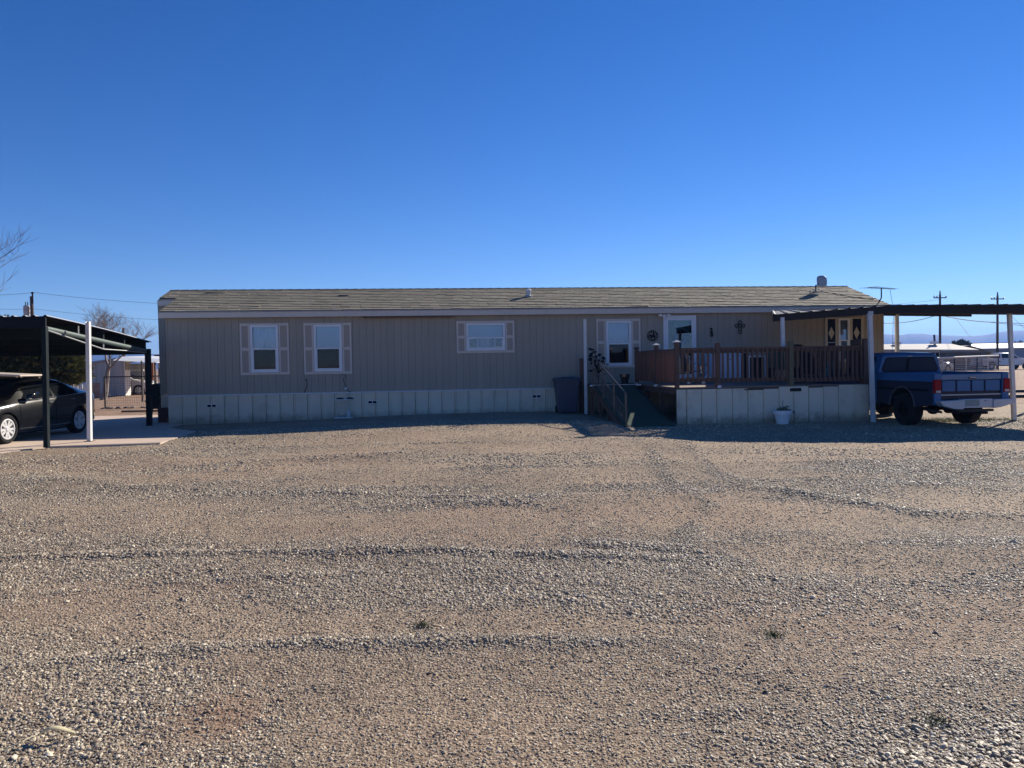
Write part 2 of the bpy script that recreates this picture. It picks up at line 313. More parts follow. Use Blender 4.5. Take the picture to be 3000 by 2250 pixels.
def ground_material():
    m = bpy.data.materials.new('gravel_ground'); m.use_nodes = True; n = m.node_tree.nodes; l = m.node_tree.links
    b = n['Principled BSDF']; b.inputs['Roughness'].default_value = 0.9; b.inputs['Specular IOR Level'].default_value = 0.25
    tc = n.new('ShaderNodeTexCoord'); at = n.new('ShaderNodeAttribute'); at.attribute_name = 'sand'; ar = n.new('ShaderNodeAttribute'); ar.attribute_name = 'red'
    def noise(s, d=4, r=0.6):
        k = n.new('ShaderNodeTexNoise'); k.inputs['Scale'].default_value = s; k.inputs['Detail'].default_value = d; k.inputs['Roughness'].default_value = r; l.new(tc.outputs['Object'], k.inputs['Vector']); return k.outputs['Fac']
    def ramp(f, stops):
        k = n.new('ShaderNodeValToRGB'); e = k.color_ramp.elements
        while len(e) > 1: e.remove(e[-1])
        e[0].position = stops[0][0]; e[0].color = stops[0][1] + (1,)
        for p_, c_ in stops[1:]:
            q_ = e.new(p_); q_.color = c_ + (1,)
        l.new(f, k.inputs[0]); return k.outputs[0]
    def mix(f, a_, b_, mode='MIX'):
        k = n.new('ShaderNodeMix'); k.data_type = 'RGBA'; k.blend_type = mode
        if isinstance(f, float): k.inputs['Factor'].default_value = f
        else: l.new(f, k.inputs['Factor'])
        l.new(a_, k.inputs['A']); l.new(b_, k.inputs['B']); return k.outputs['Result']
    vo = n.new('ShaderNodeTexVoronoi'); vo.inputs['Scale'].default_value = 62; vo.inputs['Randomness'].default_value = 1; l.new(tc.outputs['Object'], vo.inputs['Vector'])
    sx = n.new('ShaderNodeSeparateColor'); l.new(vo.outputs['Color'], sx.inputs[0])
    stones = ramp(sx.outputs[0], [(0.0, (0.15, 0.12, 0.095)), (0.35, (0.32, 0.255, 0.195)), (0.7, (0.46, 0.375, 0.285)), (1.0, (0.62, 0.53, 0.42))])
    vo2 = n.new('ShaderNodeTexVoronoi'); vo2.inputs['Scale'].default_value = 85; l.new(tc.outputs['Object'], vo2.inputs['Vector'])
    sx2 = n.new('ShaderNodeSeparateColor'); l.new(vo2.outputs['Color'], sx2.inputs[0])
    grit = ramp(sx2.outputs[0], [(0.0, (0.13, 0.09, 0.065)), (0.3, (0.29, 0.21, 0.155)), (0.65, (0.40, 0.305, 0.225)), (1.0, (0.64, 0.54, 0.42))])
    c = mix(at.outputs['Fac'], stones, grit)
    broad = ramp(noise(0.55, 6, 0.65), [(0.3, (0.74, 0.71, 0.66)), (0.7, (1.16, 1.10, 1.0))])
    c = mix(1.0, c, broad, 'MULTIPLY')
    redc = ramp(noise(3.0, 5), [(0.3, (0.26, 0.15, 0.095)), (0.7, (0.42, 0.27, 0.18))])
    rf = n.new('ShaderNodeMath'); rf.operation = 'MULTIPLY'; rf.inputs[1].default_value = 0.8; l.new(ar.outputs['Fac'], rf.inputs[0])
    c = mix(rf.outputs[0], c, redc)
    l.new(c, b.inputs['Base Color'])
    # relief: stones as bumps
    vd = n.new('ShaderNodeMath'); vd.operation = 'MULTIPLY_ADD'; vd.inputs[1].default_value = -1.0; vd.inputs[2].default_value = 1.0; l.new(vo.outputs['Distance'], vd.inputs[0])
    sm_ = n.new('ShaderNodeMath'); sm_.operation = 'MULTIPLY'; l.new(vd.outputs[0], sm_.inputs[0])
    iv = n.new('ShaderNodeMath'); iv.operation = 'MULTIPLY_ADD'; iv.inputs[1].default_value = -0.25; iv.inputs[2].default_value = 1.0; l.new(at.outputs['Fac'], iv.inputs[0]); l.new(iv.outputs[0], sm_.inputs[1])
    ad = n.new('ShaderNodeMath'); ad.operation = 'MULTIPLY_ADD'; ad.inputs[1].default_value = 0.6; l.new(noise(95, 6, 0.8), ad.inputs[0]); l.new(sm_.outputs[0], ad.inputs[2])
    bp = n.new('ShaderNodeBump'); bp.inputs['Strength'].default_value = 0.85; bp.inputs['Distance'].default_value = 0.02
    l.new(ad.outputs[0], bp.inputs['Height']); l.new(bp.outputs[0], b.inputs['Normal'])
    return m
gm.materials.append(ground_material())

# loose stones lying on the ground (one uncountable mass, real little stones)
def scatter():
    out = []
    for y0, y1, dens, s0, s1 in ((2.6, 4.6, 13000, 0.0024, 0.0092), (4.6, 7.5, 6500, 0.0032, 0.0110), (7.5, 12.0, 2300, 0.0045, 0.0135), (12.0, 19.5, 480, 0.007, 0.017)):
        area_x = 0.74 * y1 + 0.7; n_ = int(dens * (y1 - y0) * 2 * area_x)
        x = rng.uniform(-area_x, area_x, n_); y = rng.uniform(y0, y1, n_)
        k = np.abs(x) < 0.74 * y + 0.7; x, y = x[k], y[k]
        _, rm_ = ridge_field(x, y); sd = np.clip(sandmask(x, y) - 0.8 * rm_, 0, 1)
        keep = (rng.random(len(x)) < np.clip(0.95 - 0.52 * sd + 0.4 * rm_, 0.25, 1)) & ~inpoly(x, y, SLAB)
        x, y, rm_ = x[keep], y[keep], rm_[keep]
        p = G(2900, 2230); big = np.exp(-(((x - p.x) / 1.0) ** 2 + ((y - p.y) / 0.45) ** 2)); p = G(150, 2100); big = np.maximum(big, 0.5 * np.exp(-(((x - p.x) / 0.5) ** 2 + ((y - p.y) / 0.25) ** 2)))
        pr = G(2300, 1800); big = np.maximum(big, 0.3 * np.exp(-(((x - pr.x) / 1.5) ** 2 + ((y - pr.y) / 0.9) ** 2)))
        s = s0 + (s1 - s0) * rng.random(len(x)) ** 2.8
        s *= (1 - 0.35 * sd[keep]) * (0.75 + 0.5 * fbm(x * 0.9, y * 1.3, 88, 3))
        s *= 1 + 0.65 * np.clip(rm_ - 0.3, 0, 1) * (rng.random(len(x)) < 0.4) + 0.8 * big * rng.random(len(x))
        s = np.where(rng.random(len(x)) < 0.004, s * 1.9, s)
        out.append(np.stack([x, y, s], -1))
    a = np.concatenate(out); return a
ST = scatter()
SZ = gheight(ST[:, 0], ST[:, 1])
sme = bpy.data.meshes.new('gravel'); sme.vertices.add(len(ST))
sme.vertices.foreach_set('co', np.stack([ST[:, 0], ST[:, 1], SZ + ST[:, 2] * 0.22], -1).ravel())
n_ = len(ST)
rot = np.stack([rng.normal(0, 0.25, n_), rng.normal(0, 0.25, n_), rng.uniform(0, 6.28, n_)], -1).astype(np.float32)
scl = np.stack([ST[:, 2] * rng.uniform(0.9, 1.7, n_), ST[:, 2] * rng.uniform(0.75, 1.1, n_), ST[:, 2] * rng.uniform(0.45, 0.8, n_)], -1).astype(np.float32)
a = sme.attributes.new('rot', 'FLOAT_VECTOR', 'POINT'); a.data.foreach_set('vector', rot.ravel())
a = sme.attributes.new('scl', 'FLOAT_VECTOR', 'POINT'); a.data.foreach_set('vector', scl.ravel())
a = sme.attributes.new('shade', 'FLOAT', 'POINT'); a.data.foreach_set('value', rng.random(n_).astype(np.float32))
a = sme.attributes.new('pick', 'INT', 'POINT'); a.data.foreach_set('value', rng.integers(0, 4, n_).astype(np.int32))
gravel = bpy.data.objects.new('gravel', sme); COL.objects.link(gravel)
tag(gravel, 'loose grey and tan gravel stones covering the whole yard', 'gravel', kind='stuff')
pm = bpy.data.materials.new('pebble'); pm.use_nodes = True; n = pm.node_tree.nodes; l = pm.node_tree.links
at = n.new('ShaderNodeAttribute'); at.attribute_type = 'INSTANCER'; at.attribute_name = 'shade'
cr_ = n.new('ShaderNodeValToRGB'); e = cr_.color_ramp.elements; e[0].color = (0.15, 0.11, 0.07, 1); e[1].color = (0.78, 0.68, 0.49, 1)
for p_, c_ in ((0.25, (0.28, 0.215, 0.145)), (0.5, (0.41, 0.32, 0.215)), (0.68, (0.33, 0.285, 0.21)), (0.85, (0.55, 0.45, 0.315))):
    k = e.new(p_); k.color = c_ + (1,)
l.new(at.outputs['Fac'], cr_.inputs[0]); l.new(cr_.outputs[0], n['Principled BSDF'].inputs['Base Color']); n['Principled BSDF'].inputs['Roughness'].default_value = 0.62
ng = bpy.data.node_groups.new('stones', 'GeometryNodeTree')
ng.interface.new_socket('Geometry', in_out='INPUT', socket_type='NodeSocketGeometry'); ng.interface.new_socket('Geometry', in_out='OUTPUT', socket_type='NodeSocketGeometry')
N = ng.nodes; L = ng.links; gi = N.new('NodeGroupInput'); go = N.new('NodeGroupOutput'); iop = N.new('GeometryNodeInstanceOnPoints')
jn = N.new('GeometryNodeGeometryToInstance')
for i in range(4):
    ico = N.new('GeometryNodeMeshIcoSphere'); ico.inputs['Subdivisions'].default_value = 2; ico.inputs['Radius'].default_value = 1.0
    pos = N.new('GeometryNodeInputPosition'); nt = N.new('ShaderNodeTexNoise'); nt.noise_dimensions = '4D'; nt.inputs['W'].default_value = 3.7 * i; nt.inputs['Scale'].default_value = 0.9
    L.new(pos.outputs[0], nt.inputs['Vector']); vm = N.new('ShaderNodeVectorMath'); vm.operation = 'SUBTRACT'; vm.inputs[1].default_value = (0.5, 0.5, 0.5); L.new(nt.outputs['Color'], vm.inputs[0])
    v2 = N.new('ShaderNodeVectorMath'); v2.operation = 'SCALE'; v2.inputs['Scale'].default_value = 1.3; L.new(vm.outputs[0], v2.inputs[0])
    sp_ = N.new('GeometryNodeSetPosition'); L.new(ico.outputs[0], sp_.inputs[0]); L.new(v2.outputs[0], sp_.inputs['Offset'])
    smt = N.new('GeometryNodeSetMaterial'); smt.inputs['Material'].default_value = pm; L.new(sp_.outputs[0], smt.inputs[0]); L.new(smt.outputs[0], jn.inputs[0])
def na(nm, t):
    k = N.new('GeometryNodeInputNamedAttribute'); k.data_type = t; k.inputs['Name'].default_value = nm; return k.outputs[0]
L.new(gi.outputs[0], iop.inputs['Points']); L.new(jn.outputs[0], iop.inputs['Instance']); iop.inputs['Pick Instance'].default_value = True
L.new(na('pick', 'INT'), iop.inputs['Instance Index']); L.new(na('rot', 'FLOAT_VECTOR'), iop.inputs['Rotation']); L.new(na('scl', 'FLOAT_VECTOR'), iop.inputs['Scale'])
L.new(iop.outputs[0], go.inputs[0])
gmod = gravel.modifiers.new('stones', 'NODES'); gmod.node_group = ng; sme.materials.append(pm)

# concrete slab
CONC = mat('tan_concrete', (0.58, 0.45, 0.35), 0.85, var=0.10, scale=1.2, bump=0.15, bscale=50, dirt=0.3, dcol=(0.30, 0.22, 0.16))
sl = MB(); sl.prism([(p.x, p.y) for p in SLAB], -0.08, 0.035, 'z'); slab = sl.build('concrete_slab', CONC); tag(slab, kind='structure')
# expansion joint
jo = MB(); a_ = G(-200, 1320, 0.036); b_ = G(470, 1296, 0.036); jo.bar(a_, b_, 0.012, 0.006); jo.build('expansion_joint', mat('joint_dirt', (0.10, 0.07, 0.05), 0.9), slab)

# mountains
def ridge_mesh(name, pts, D, depth, col):
    vs = []; fs = []; cols = 90
    px = np.linspace(pts[0][0], pts[-1][0], cols); hh = np.interp(px, [p[0] for p in pts], [p[1] for p in pts])
    rows = 9
    for r in range(rows):
        t = r / (rows - 1)
        for i in range(cols):
            D2 = D + depth * (t - 0.5); base = P(px[i], 1063, D2); hz = D / FPX * hh[i]
            k = math.sin(math.pi * t) ** 0.8
            nz = float(fbm(np.array([px[i] * 0.02]), np.array([t * 4.0]), 5, 4)[0]) - 0.5
            vs.append((base.x, D2, -0.5 + hz * k * (1 + 0.5 * nz * (1 - k)) + (nz * hz * 0.10 if 0 < r < rows - 1 else 0)))
    for r in range(rows - 1):
        for i in range(cols - 1): fs.append((r * cols + i, r * cols + i + 1, (r + 1) * cols + i + 1, (r + 1) * cols + i))
    m = MB(); m.v = vs; m.f = fs; o = m.build(name, col, smooth=True); tag(o, kind='structure'); return o
MTN = mat('mountain_scrub', (0.13, 0.125, 0.11), 0.95, var=0.2, scale=0.01)
ridge_mesh('mountain_range', [(2300, 50), (2590, 67), (2640, 63), (2660, 67), (2720, 64), (2780, 60), (2850, 58), (2885, 60), (2925, 68), (2950, 71), (3000, 71), (3200, 62), (3600, 50), (4200, 30)], 2900, 500, MTN)
ridge_mesh('distant_hills', [(-900, 22), (-300, 30), (100, 44), (300, 50), (395, 54), (430, 47), (470, 45), (700, 40), (1000, 38), (1500, 42), (2000, 46), (2400, 40)], 3100, 500, MTN)
# ------------------------------------------------------------ mobile home (local frame: x along the front, y back, z up)
def U(px, v=0, py=1000): return HW(px, py, v)[0]
def Zp(px, py, v=0): return HW(px, py, v)[1]
LEN = U(2588); DEPTH = 4.9; FLOOR = 0.865; EAVE = 3.34; WALLTOP = 3.24; SLOPE = 0.335; RV = 2.45
home = hthing('mobile_home', 'long beige mobile home with white window trim and shingled roof', 'mobile home')
WINDOWS = []   # opening (u0,u1,z0,z1)
def rect(px0, py0, px1, py1, v=0.0):
    pm_ = (px0 + px1) / 2; return U(px0, v), U(px1, v), Zp(pm_, py1, v), Zp(pm_, py0, v)
W1 = rect(736, 954, 814, 1089); W2 = rect(922, 953, 1000, 1086); W3 = rect(1368, 949, 1478, 1025); W4 = rect(1777, 942, 1847, 1070); W5 = rect(2456, 934, 2486, 1012)
W5 = (W5[0], W5[1], W4[2], W5[3]); DOOR = rect(1948, 929, 2034, 1120); DOOR = (DOOR[0], DOOR[1], 0.98, DOOR[3])
OPEN = [W1, W2, W3, W4, W5, DOOR]
# siding boards
BW = 0.2075; nb = int(LEN / BW) + 1
full = None
for i in range(nb):
    u0, u1 = i * BW, min((i + 1) * BW, LEN) - 0.005
    if u1 - u0 < 0.03: continue
    spans = [(FLOOR, WALLTOP)]
    for o in OPEN:
        if u1 > o[0] + 0.02 and u0 < o[1] - 0.02 and min(u1, o[1]) - max(u0, o[0]) > 0.035:
            ns = []
            for a_, b_ in spans:
                if o[2] > a_: ns.append((a_, min(b_, o[2] + 0.02)))
                if o[3] < b_: ns.append((max(a_, o[3] - 0.02), b_))
            spans = [s_ for s_ in ns if s_[1] - s_[0] > 0.05]
    for a_, b_ in spans:
        if a_ == FLOOR and b_ == WALLTOP and u1 < LEN - BW:
            if full is None: full = MB().prism([(0, 0.008), (0.003, 0.0), (BW - 0.008, 0.0), (BW - 0.005, 0.008)], FLOOR, WALLTOP, 'z').mesh('siding_board', SIDING)
            inst(full, 'siding_board', home, (u0, 0, 0))
        else: MB().prism([(u0, 0.008), (u0 + 0.003, 0.0), (u1 - 0.003, 0.0), (u1, 0.008)], a_, b_, 'z').build('siding_board', SIDING, home)
# shell behind the boards: backing strips leave openings clear
bk = MB()
us = sorted({0, LEN} | {o[0] for o in OPEN} | {o[1] for o in OPEN})
for a_, b_ in zip(us[:-1], us[1:]):
    m_ = (a_ + b_) / 2; hit = [o for o in OPEN if o[0] < m_ < o[1]]
    if not hit: bk.box(a_, b_, 0.010, 0.06, FLOOR, WALLTOP)
    else:
        o = hit[0]; bk.box(a_, b_, 0.018, 0.06, FLOOR, o[2]) if o[2] > FLOOR else None; bk.box(a_, b_, 0.018, 0.06, o[3], WALLTOP)
bk.build('front_wall', SIDING, home)
MB().box(0, LEN, DEPTH - 0.05, DEPTH, FLOOR, WALLTOP).build('rear_wall', SIDING, home)
gb = [(0.06, FLOOR), (DEPTH - 0.05, FLOOR), (DEPTH - 0.05, WALLTOP), (RV, WALLTOP + (RV - 0.06) * SLOPE), (0.06, WALLTOP)]
MB().prism(gb, LEN - 0.04, LEN, 'x').build('end_wall', SIDING, home)
MB().prism(gb, 0.0, 0.04, 'x').build('end_wall', SIDING, home)
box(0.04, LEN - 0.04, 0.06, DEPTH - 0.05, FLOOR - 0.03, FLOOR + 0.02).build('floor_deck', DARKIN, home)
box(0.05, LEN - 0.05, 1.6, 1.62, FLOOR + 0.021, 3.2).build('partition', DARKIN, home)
# recessed left section
RX = HW(468, 1000, 1.43)[0]
RO = HW(462.5, 877, 1.28)[0]
for k in range(4):
    box(RX + k * (-RX / 4), RX + (k + 1) * (-RX / 4) - .006, 1.43, 1.46, FLOOR, 3.72).build('siding_board', SIDING, home)
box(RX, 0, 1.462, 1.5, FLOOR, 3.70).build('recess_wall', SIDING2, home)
gb2 = [(1.43, FLOOR), (DEPTH, FLOOR), (DEPTH, WALLTOP), (RV, 3.99), (1.43, 3.66)]
MB().prism(gb2, RX - 0.03, RX - 0.003, 'x').build('end_wall', SIDING, home)
box(RX - 0.02, -0.03, 1.44, 1.455, 0.0, FLOOR - 0.004).build('skirt_panel', SKIRT, home)
# corner trims
for x_, y_ in ((-0.012, -0.012), (LEN - 0.05, -0.012)):
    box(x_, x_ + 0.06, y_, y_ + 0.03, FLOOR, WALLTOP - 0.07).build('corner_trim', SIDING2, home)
# roof planes
EV = -0.17
def rz(v): return EAVE + (v - EV) * SLOPE
RIDGEZ = rz(RV)
rf = MB()
def slab_poly(poly, th, dz=0.0):    # polygon in (u,v) on the front roof plane
    n_ = len(poly); top = [(u, v, rz(v) + dz) for u, v in poly]; bot = [(u, v, rz(v) + dz - th) for u, v in poly]
    return MB().add(top + bot, [tuple(range(n_)), tuple(range(2 * n_ - 1, n_ - 1, -1))] + [(i, (i + 1) % n_, n_ + (i + 1) % n_, n_ + i) for i in range(n_)])
ROOFC = mat('roof_felt', (0.08, 0.08, 0.075), 0.9)
RL, RR = -0.12, LEN + 0.16
slab_poly([(RL, EV), (RR, EV), (RR, RV), (RO, RV), (RO, 1.28), (RL, 1.28)], 0.04, -0.01).build('roof_front', ROOFC, home)
bkz = MB(); bkz.add([(RO, RV, RIDGEZ), (RR, RV, RIDGEZ), (RR, 5.1, RIDGEZ - 0.335 * 2.65), (RO, 5.1, RIDGEZ - 0.335 * 2.65), (RO, RV, RIDGEZ - 0.05), (RR, RV, RIDGEZ - 0.05), (RR, 5.1, RIDGEZ - 0.335 * 2.65 - .05), (RO, 5.1, RIDGEZ - 0.335 * 2.65 - .05)],
    [(0, 1, 2, 3), (7, 6, 5, 4), (0, 4, 5, 1), (1, 5, 6, 2), (2, 6, 7, 3), (3, 7, 4, 0)]); bkz.build('roof_back', mat('roof_back_shingle', (0.2, 0.19, 0.165), 0.9), home)
# shingle courses, real overlapping tabs (too thin on screen to pick apart singly)
def shingle_mat():
    m = bpy.data.materials.new('shingle'); m.use_nodes = True; n = m.node_tree.nodes; l = m.node_tree.links; b = n['Principled BSDF']; b.inputs['Roughness'].default_value = 0.9
    at = n.new('ShaderNodeAttribute'); at.attribute_name = 'tone'; cr_ = n.new('ShaderNodeValToRGB'); e = cr_.color_ramp.elements
    e[0].color = (0.18, 0.155, 0.105, 1); e[1].color = (0.285, 0.245, 0.17, 1); l.new(at.outputs['Fac'], cr_.inputs[0])
    tc = n.new('ShaderNodeTexCoord'); nz = n.new('ShaderNodeTexNoise'); nz.inputs['Scale'].default_value = 60; nz.inputs['Detail'].default_value = 4; l.new(tc.outputs['Object'], nz.inputs['Vector'])
    nb_ = n.new('ShaderNodeTexNoise'); nb_.inputs['Scale'].default_value = 0.7; nb_.inputs['Detail'].default_value = 5; l.new(tc.outputs['Object'], nb_.inputs['Vector'])
    s1 = n.new('ShaderNodeMapRange'); s1.inputs['To Min'].default_value = 0.8; s1.inputs['To Max'].default_value = 1.2; l.new(nb_.outputs['Fac'], s1.inputs['Value'])
    mu = n.new('ShaderNodeMix'); mu.data_type = 'RGBA'; mu.blend_type = 'MULTIPLY'; mu.inputs['Factor'].default_value = 1; l.new(cr_.outputs[0], mu.inputs['A']); l.new(s1.outputs[0], mu.inputs['B'])
    l.new(mu.outputs['Result'], b.inputs['Base Color']); bp = n.new('ShaderNodeBump'); bp.inputs['Strength'].default_value = 0.5; bp.inputs['Distance'].default_value = 0.01; l.new(nz.outputs['Fac'], bp.inputs['Height']); l.new(bp.outputs[0], b.inputs['Normal']); return m
SH = MB(); tone = []
rows = 13; ex = (RV - EV) / rows
for r in range(rows):
    va, vb = EV + r * ex - 0.015, EV + (r + 1) * ex + 0.03
    left = RL if va < 1.24 else RO
    u = left - random.random() * 0.3
    while u < RR:
        w = 0.30 + random.uniform(-0.01, 0.01); a_, b_ = max(u, left), min(u + w - 0.008, RR)
        if b_ - a_ > 0.02:
            lift = 0.027 + random.uniform(-0.005, 0.006) + (0.012 if random.random() < 0.003 else 0); z0, z1 = rz(va) + lift, rz(min(vb, RV)) + 0.006
            jit = random.uniform(-0.004, 0.004)
            SH.hexa([(a_, va + jit, rz(va) - 0.006), (b_, va + jit, rz(va) - 0.006), (b_, min(vb, RV), z1 - 0.012), (a_, min(vb, RV), z1 - 0.012), (a_, va + jit, z0), (b_, va + jit, z0), (b_, min(vb, RV), z1), (a_, min(vb, RV), z1)])
            tone += [min(1, max(0, random.gauss(0.5, 0.16)))] * 8
        u += w
sh = SH.build('shingles', shingle_mat(), home); sh['kind'] = 'stuff'
at_ = sh.data.attributes.new('tone', 'FLOAT', 'POINT'); at_.data.foreach_set('value', np.array(tone, np.float32))
rc = MB(); u = RO
while u < RR:
    b_ = min(u + 0.29, RR); rc.hexa([(u, RV - 0.11, RIDGEZ - 0.012), (b_, RV - 0.11, RIDGEZ - 0.012), (b_, RV + 0.11, RIDGEZ - 0.012), (u, RV + 0.11, RIDGEZ - 0.012), (u, RV - 0.07, RIDGEZ + 0.012), (b_, RV - 0.07, RIDGEZ + 0.02), (b_, RV + 0.07, RIDGEZ + 0.02), (u, RV + 0.07, RIDGEZ + 0.012)]); u += 0.3
rc.build('ridge_cap', mat('ridge_shingle', (0.18, 0.17, 0.145), 0.9, var=0.3), home)
# fascia: slightly wavy long board in lengths
us = np.linspace(RL - 0.01, RR + 0.01, 7)
for a_, b_ in zip(us[:-1], us[1:]): box(a_, b_ - 0.002, EV - 0.028, EV - 0.004, EAVE - 0.19, EAVE - 0.025).build('fascia_board', TRIM, home)
box(RL - 0.01, RR + 0.01, EV - 0.045, EV - 0.029, EAVE - 0.034, EAVE - 0.008).build('drip_edge', mat('drip_edge', (0.30, 0.30, 0.31), 0.5), home)
box(RL, RR, EV, 0.0, EAVE - 0.13, EAVE - 0.115).build('soffit', TRIM, home)
box(RO - 0.01, 0.0, 1.25, 1.275, rz(1.28) - 0.20, rz(1.28) - 0.03).build('fascia_board', TRIM, home)
# rake boards
for x_, v0 in ((RL - 0.012, EV), (RR - 0.01, EV), (RO - 0.01, 1.28)):
    MB().add([(x_, v0, rz(v0) - 0.03), (x_ + .022, v0, rz(v0) - 0.03), (x_ + .022, RV, rz(RV) - 0.03), (x_, RV, rz(RV) - 0.03), (x_, v0, rz(v0) - 0.16), (x_ + .022, v0, rz(v0) - 0.16), (x_ + .022, RV, rz(RV) - 0.16), (x_, RV, rz(RV) - 0.16)],
             [(0, 1, 2, 3), (7, 6, 5, 4), (0, 4, 5, 1), (1, 5, 6, 2), (2, 6, 7, 3), (3, 7, 4, 0)]).build('rake_board', TRIM, home)
# skirt: separate metal panels following the ground
SPW = 0.402; u = 0.0; k = 0
while u < LEN - 0.02:
    b_ = min(u + SPW, LEN); q = HP((u + b_) / 2, 0, 0); g_ = gz(q.x, q.y) - 0.06
    bot = max(-0.08, min(g_, 0.2)); yo = -0.004 if k % 2 else 0.003
    pn = MB(); pn.prism([(u, yo + 0.035), (u, yo - .004), (u + 0.012, yo - 0.026), (u + 0.040, yo - 0.026), (u + 0.052, yo - 0.002), (b_ - 0.016, yo - 0.002), (b_ - 0.010, yo + 0.018), (b_ - 0.010, yo + 0.035)], bot, FLOOR - 0.012, 'z')
    pn.build('skirt_panel', SKIRT, home); u += SPW; k += 1
TR2 = mat('skirt_rail_paint', (0.62, 0.66, 0.68), 0.5)
U_BIN = U(1622)
box(.01, LEN - .01, .04, .05, -.05, FLOOR - .02).build('skirt_backing', SKIRT, home)
box(-0.03, U_BIN, -0.045, -0.012, FLOOR - 0.018, FLOOR + 0.022).build('skirt_rail', TR2, home)
box(U(1635), U(1760), -0.045, -0.012, FLOOR - 0.018, FLOOR + 0.022).build('skirt_rail', TR2, home)
# foundation vents
for px in (615.5, 1087.5, 1569):
    uc = U(px); zc = Zp(px, {615.5: 1189, 1087.5: 1178, 1569: 1161}[px])
    f_ = MB().box(uc - .14, uc + .14, -.04, -.026, zc - .05, zc + .05).build('foundation_vent', VINYL, home)
    for s_ in (-1, 1): box(uc + s_ * .067 - .055, uc + s_ * .067 + .055, -.043, -.041, zc - .035, zc + .035).build('louvre', CHASSIS, f_)
# windows
def window(o, blind='blind', wide=False, m=TRIM, lower_open=0.0):
    a_, b_, z0, z1 = o; zm = (z0 + z1) / 2 - 0.005 if not wide else z0 + (z1 - z0) * 0.47
    f_ = MB(); t = 0.045
    f_.box(a_ - .02, a_ + t, -.05, .03, z0 - .02, z1 + .02).box(b_ - t, b_ + .02, -.05, .03, z0 - .02, z1 + .02).box(a_ + t, b_ - t, -.05, .03, z1 - t, z1 + .02).box(a_ + t, b_ - t, -.05, .03, z0 - .02, z0 + t)
    w = f_.build('window', VINYL, home)
    s_ = MB(); t2 = 0.028; zz0, zz1 = z0 + t + .002, zm + .015
    s_.box(a_ + t + .002, a_ + t + t2, -.04, -.012, zz0, zz1).box(b_ - t - t2, b_ - t - .002, -.04, -.012, zz0, zz1).box(a_ + t + t2, b_ - t - t2, -.04, -.012, zz1 - t2 - .012, zz1).box(a_ + t + t2, b_ - t - t2, -.04, -.012, zz0, zz0 + t2)
    s_.build('lower_sash', VINYL, w)
    box(a_ + t + t2 - .004, b_ - t - t2 + .004, -.030, -.027, zz0 + .01, zz1 - .01).build('lower_pane', GLASS if wide else SCREEN, w)
    box(a_ + t + .002, b_ - t - .002, -.006, .016, zm - .008, zm + .02).build('meeting_rail', VINYL, w)
    box(a_ + t - .004, b_ - t + .004, .002, .005, zm + .018, z1 - t + .004).build('upper_pane', GLASS, w)
    if blind == 'blind':
        n_ = max(6, int((z1 - zm) / 0.032)); 
        for i in range(n_):
            z_ = z1 - t - 0.02 - i * 0.032
            if z_ > zm + 0.02: MB().hexa([(a_ + .06, .045, z_ - .012), (b_ - .06, .045, z_ - .012), (b_ - .06, .062, z_ - .002), (a_ + .06, .062, z_ - .002), (a_ + .06, .045, z_ - .010), (b_ - .06, .045, z_ - .010), (b_ - .06, .062, z_ + .018), (a_ + .06, .062, z_ + .018)]).build('blind_slat', BLIND, w)
    else:
        n_ = 22; c = MB(); 
        pts = [(a_ + .05 + (b_ - a_ - .1) * i / n_, .06 + .018 * math.sin(i * 1.9) + .01 * math.sin(i * 0.7)) for i in range(n_ + 1)]
        vs = [(x, y, z_) for x, y in pts for z_ in (zm - .02 if blind == 'curtain' else z0 + .1, z1 - .03)]
        c.add(vs, [(2 * i, 2 * i + 2, 2 * i + 3, 2 * i + 1) for i in range(n_)]); co_ = c.build('curtain', BLIND if blind == 'curtain' else CURT, w, smooth=True); sd_ = co_.modifiers.new('thick', 'SOLIDIFY'); sd_.thickness = 0.003
    return w
def shutter(u0, u1, z0, z1, div, m=TRIM, pm_=PANELT, side=1):
    s_ = MB(); t = 0.052
    s_.box(u0, u0 + t, -.036, -.002, z0, z1).box(u1 - t, u1, -.036, -.002, z0, z1).box(u0 + t, u1 - t, -.036, -.002, z1 - .075, z1).box(u0 + t, u1 - t, -.036, -.002, z0, z0 + .075)
    zd = z0 + (z1 - z0) * div; s_.box(u0 + t, u1 - t, -.036, -.002, zd - .045, zd + .045)
    w = s_.build('shutter', m, home)
    box(u0 + t - .004, u1 - t + .004, -.015, -.004, z0 + .07, zd - .04).build('shutter_panel', pm_, w); box(u0 + t - .004, u1 - t + .004, -.015, -.004, zd + .04, z1 - .07).build('shutter_panel', pm_, w)
def dressed(o, outer, div, blind, wide=False):
    u0, u1, z0, z1 = rect(*outer); window(o, blind, wide)
    shutter(u0, o[0] - .03, z0, z1, div); shutter(o[1] + .03, u1, z0, z1, div)
    box(o[0] - .026, o[1] + .026, -.03, -.002, o[3] + .024, z1 - .002).build('head_trim', TRIM, home); box(o[0] - .026, o[1] + .026, -.03, -.002, z0 + .002, o[2] - .024).build('sill_trim', TRIM, home)
dressed(W1, (704, 947, 847, 1098), 0.5, 'curtain'); dressed(W2, (890, 946, 1030, 1096), 0.5, 'blind'); dressed(W3, (1338, 940, 1507, 1034), 0.5, 'blind', True); dressed(W4, (1747, 934, 1876, 1077), 0.52, 'curtain')
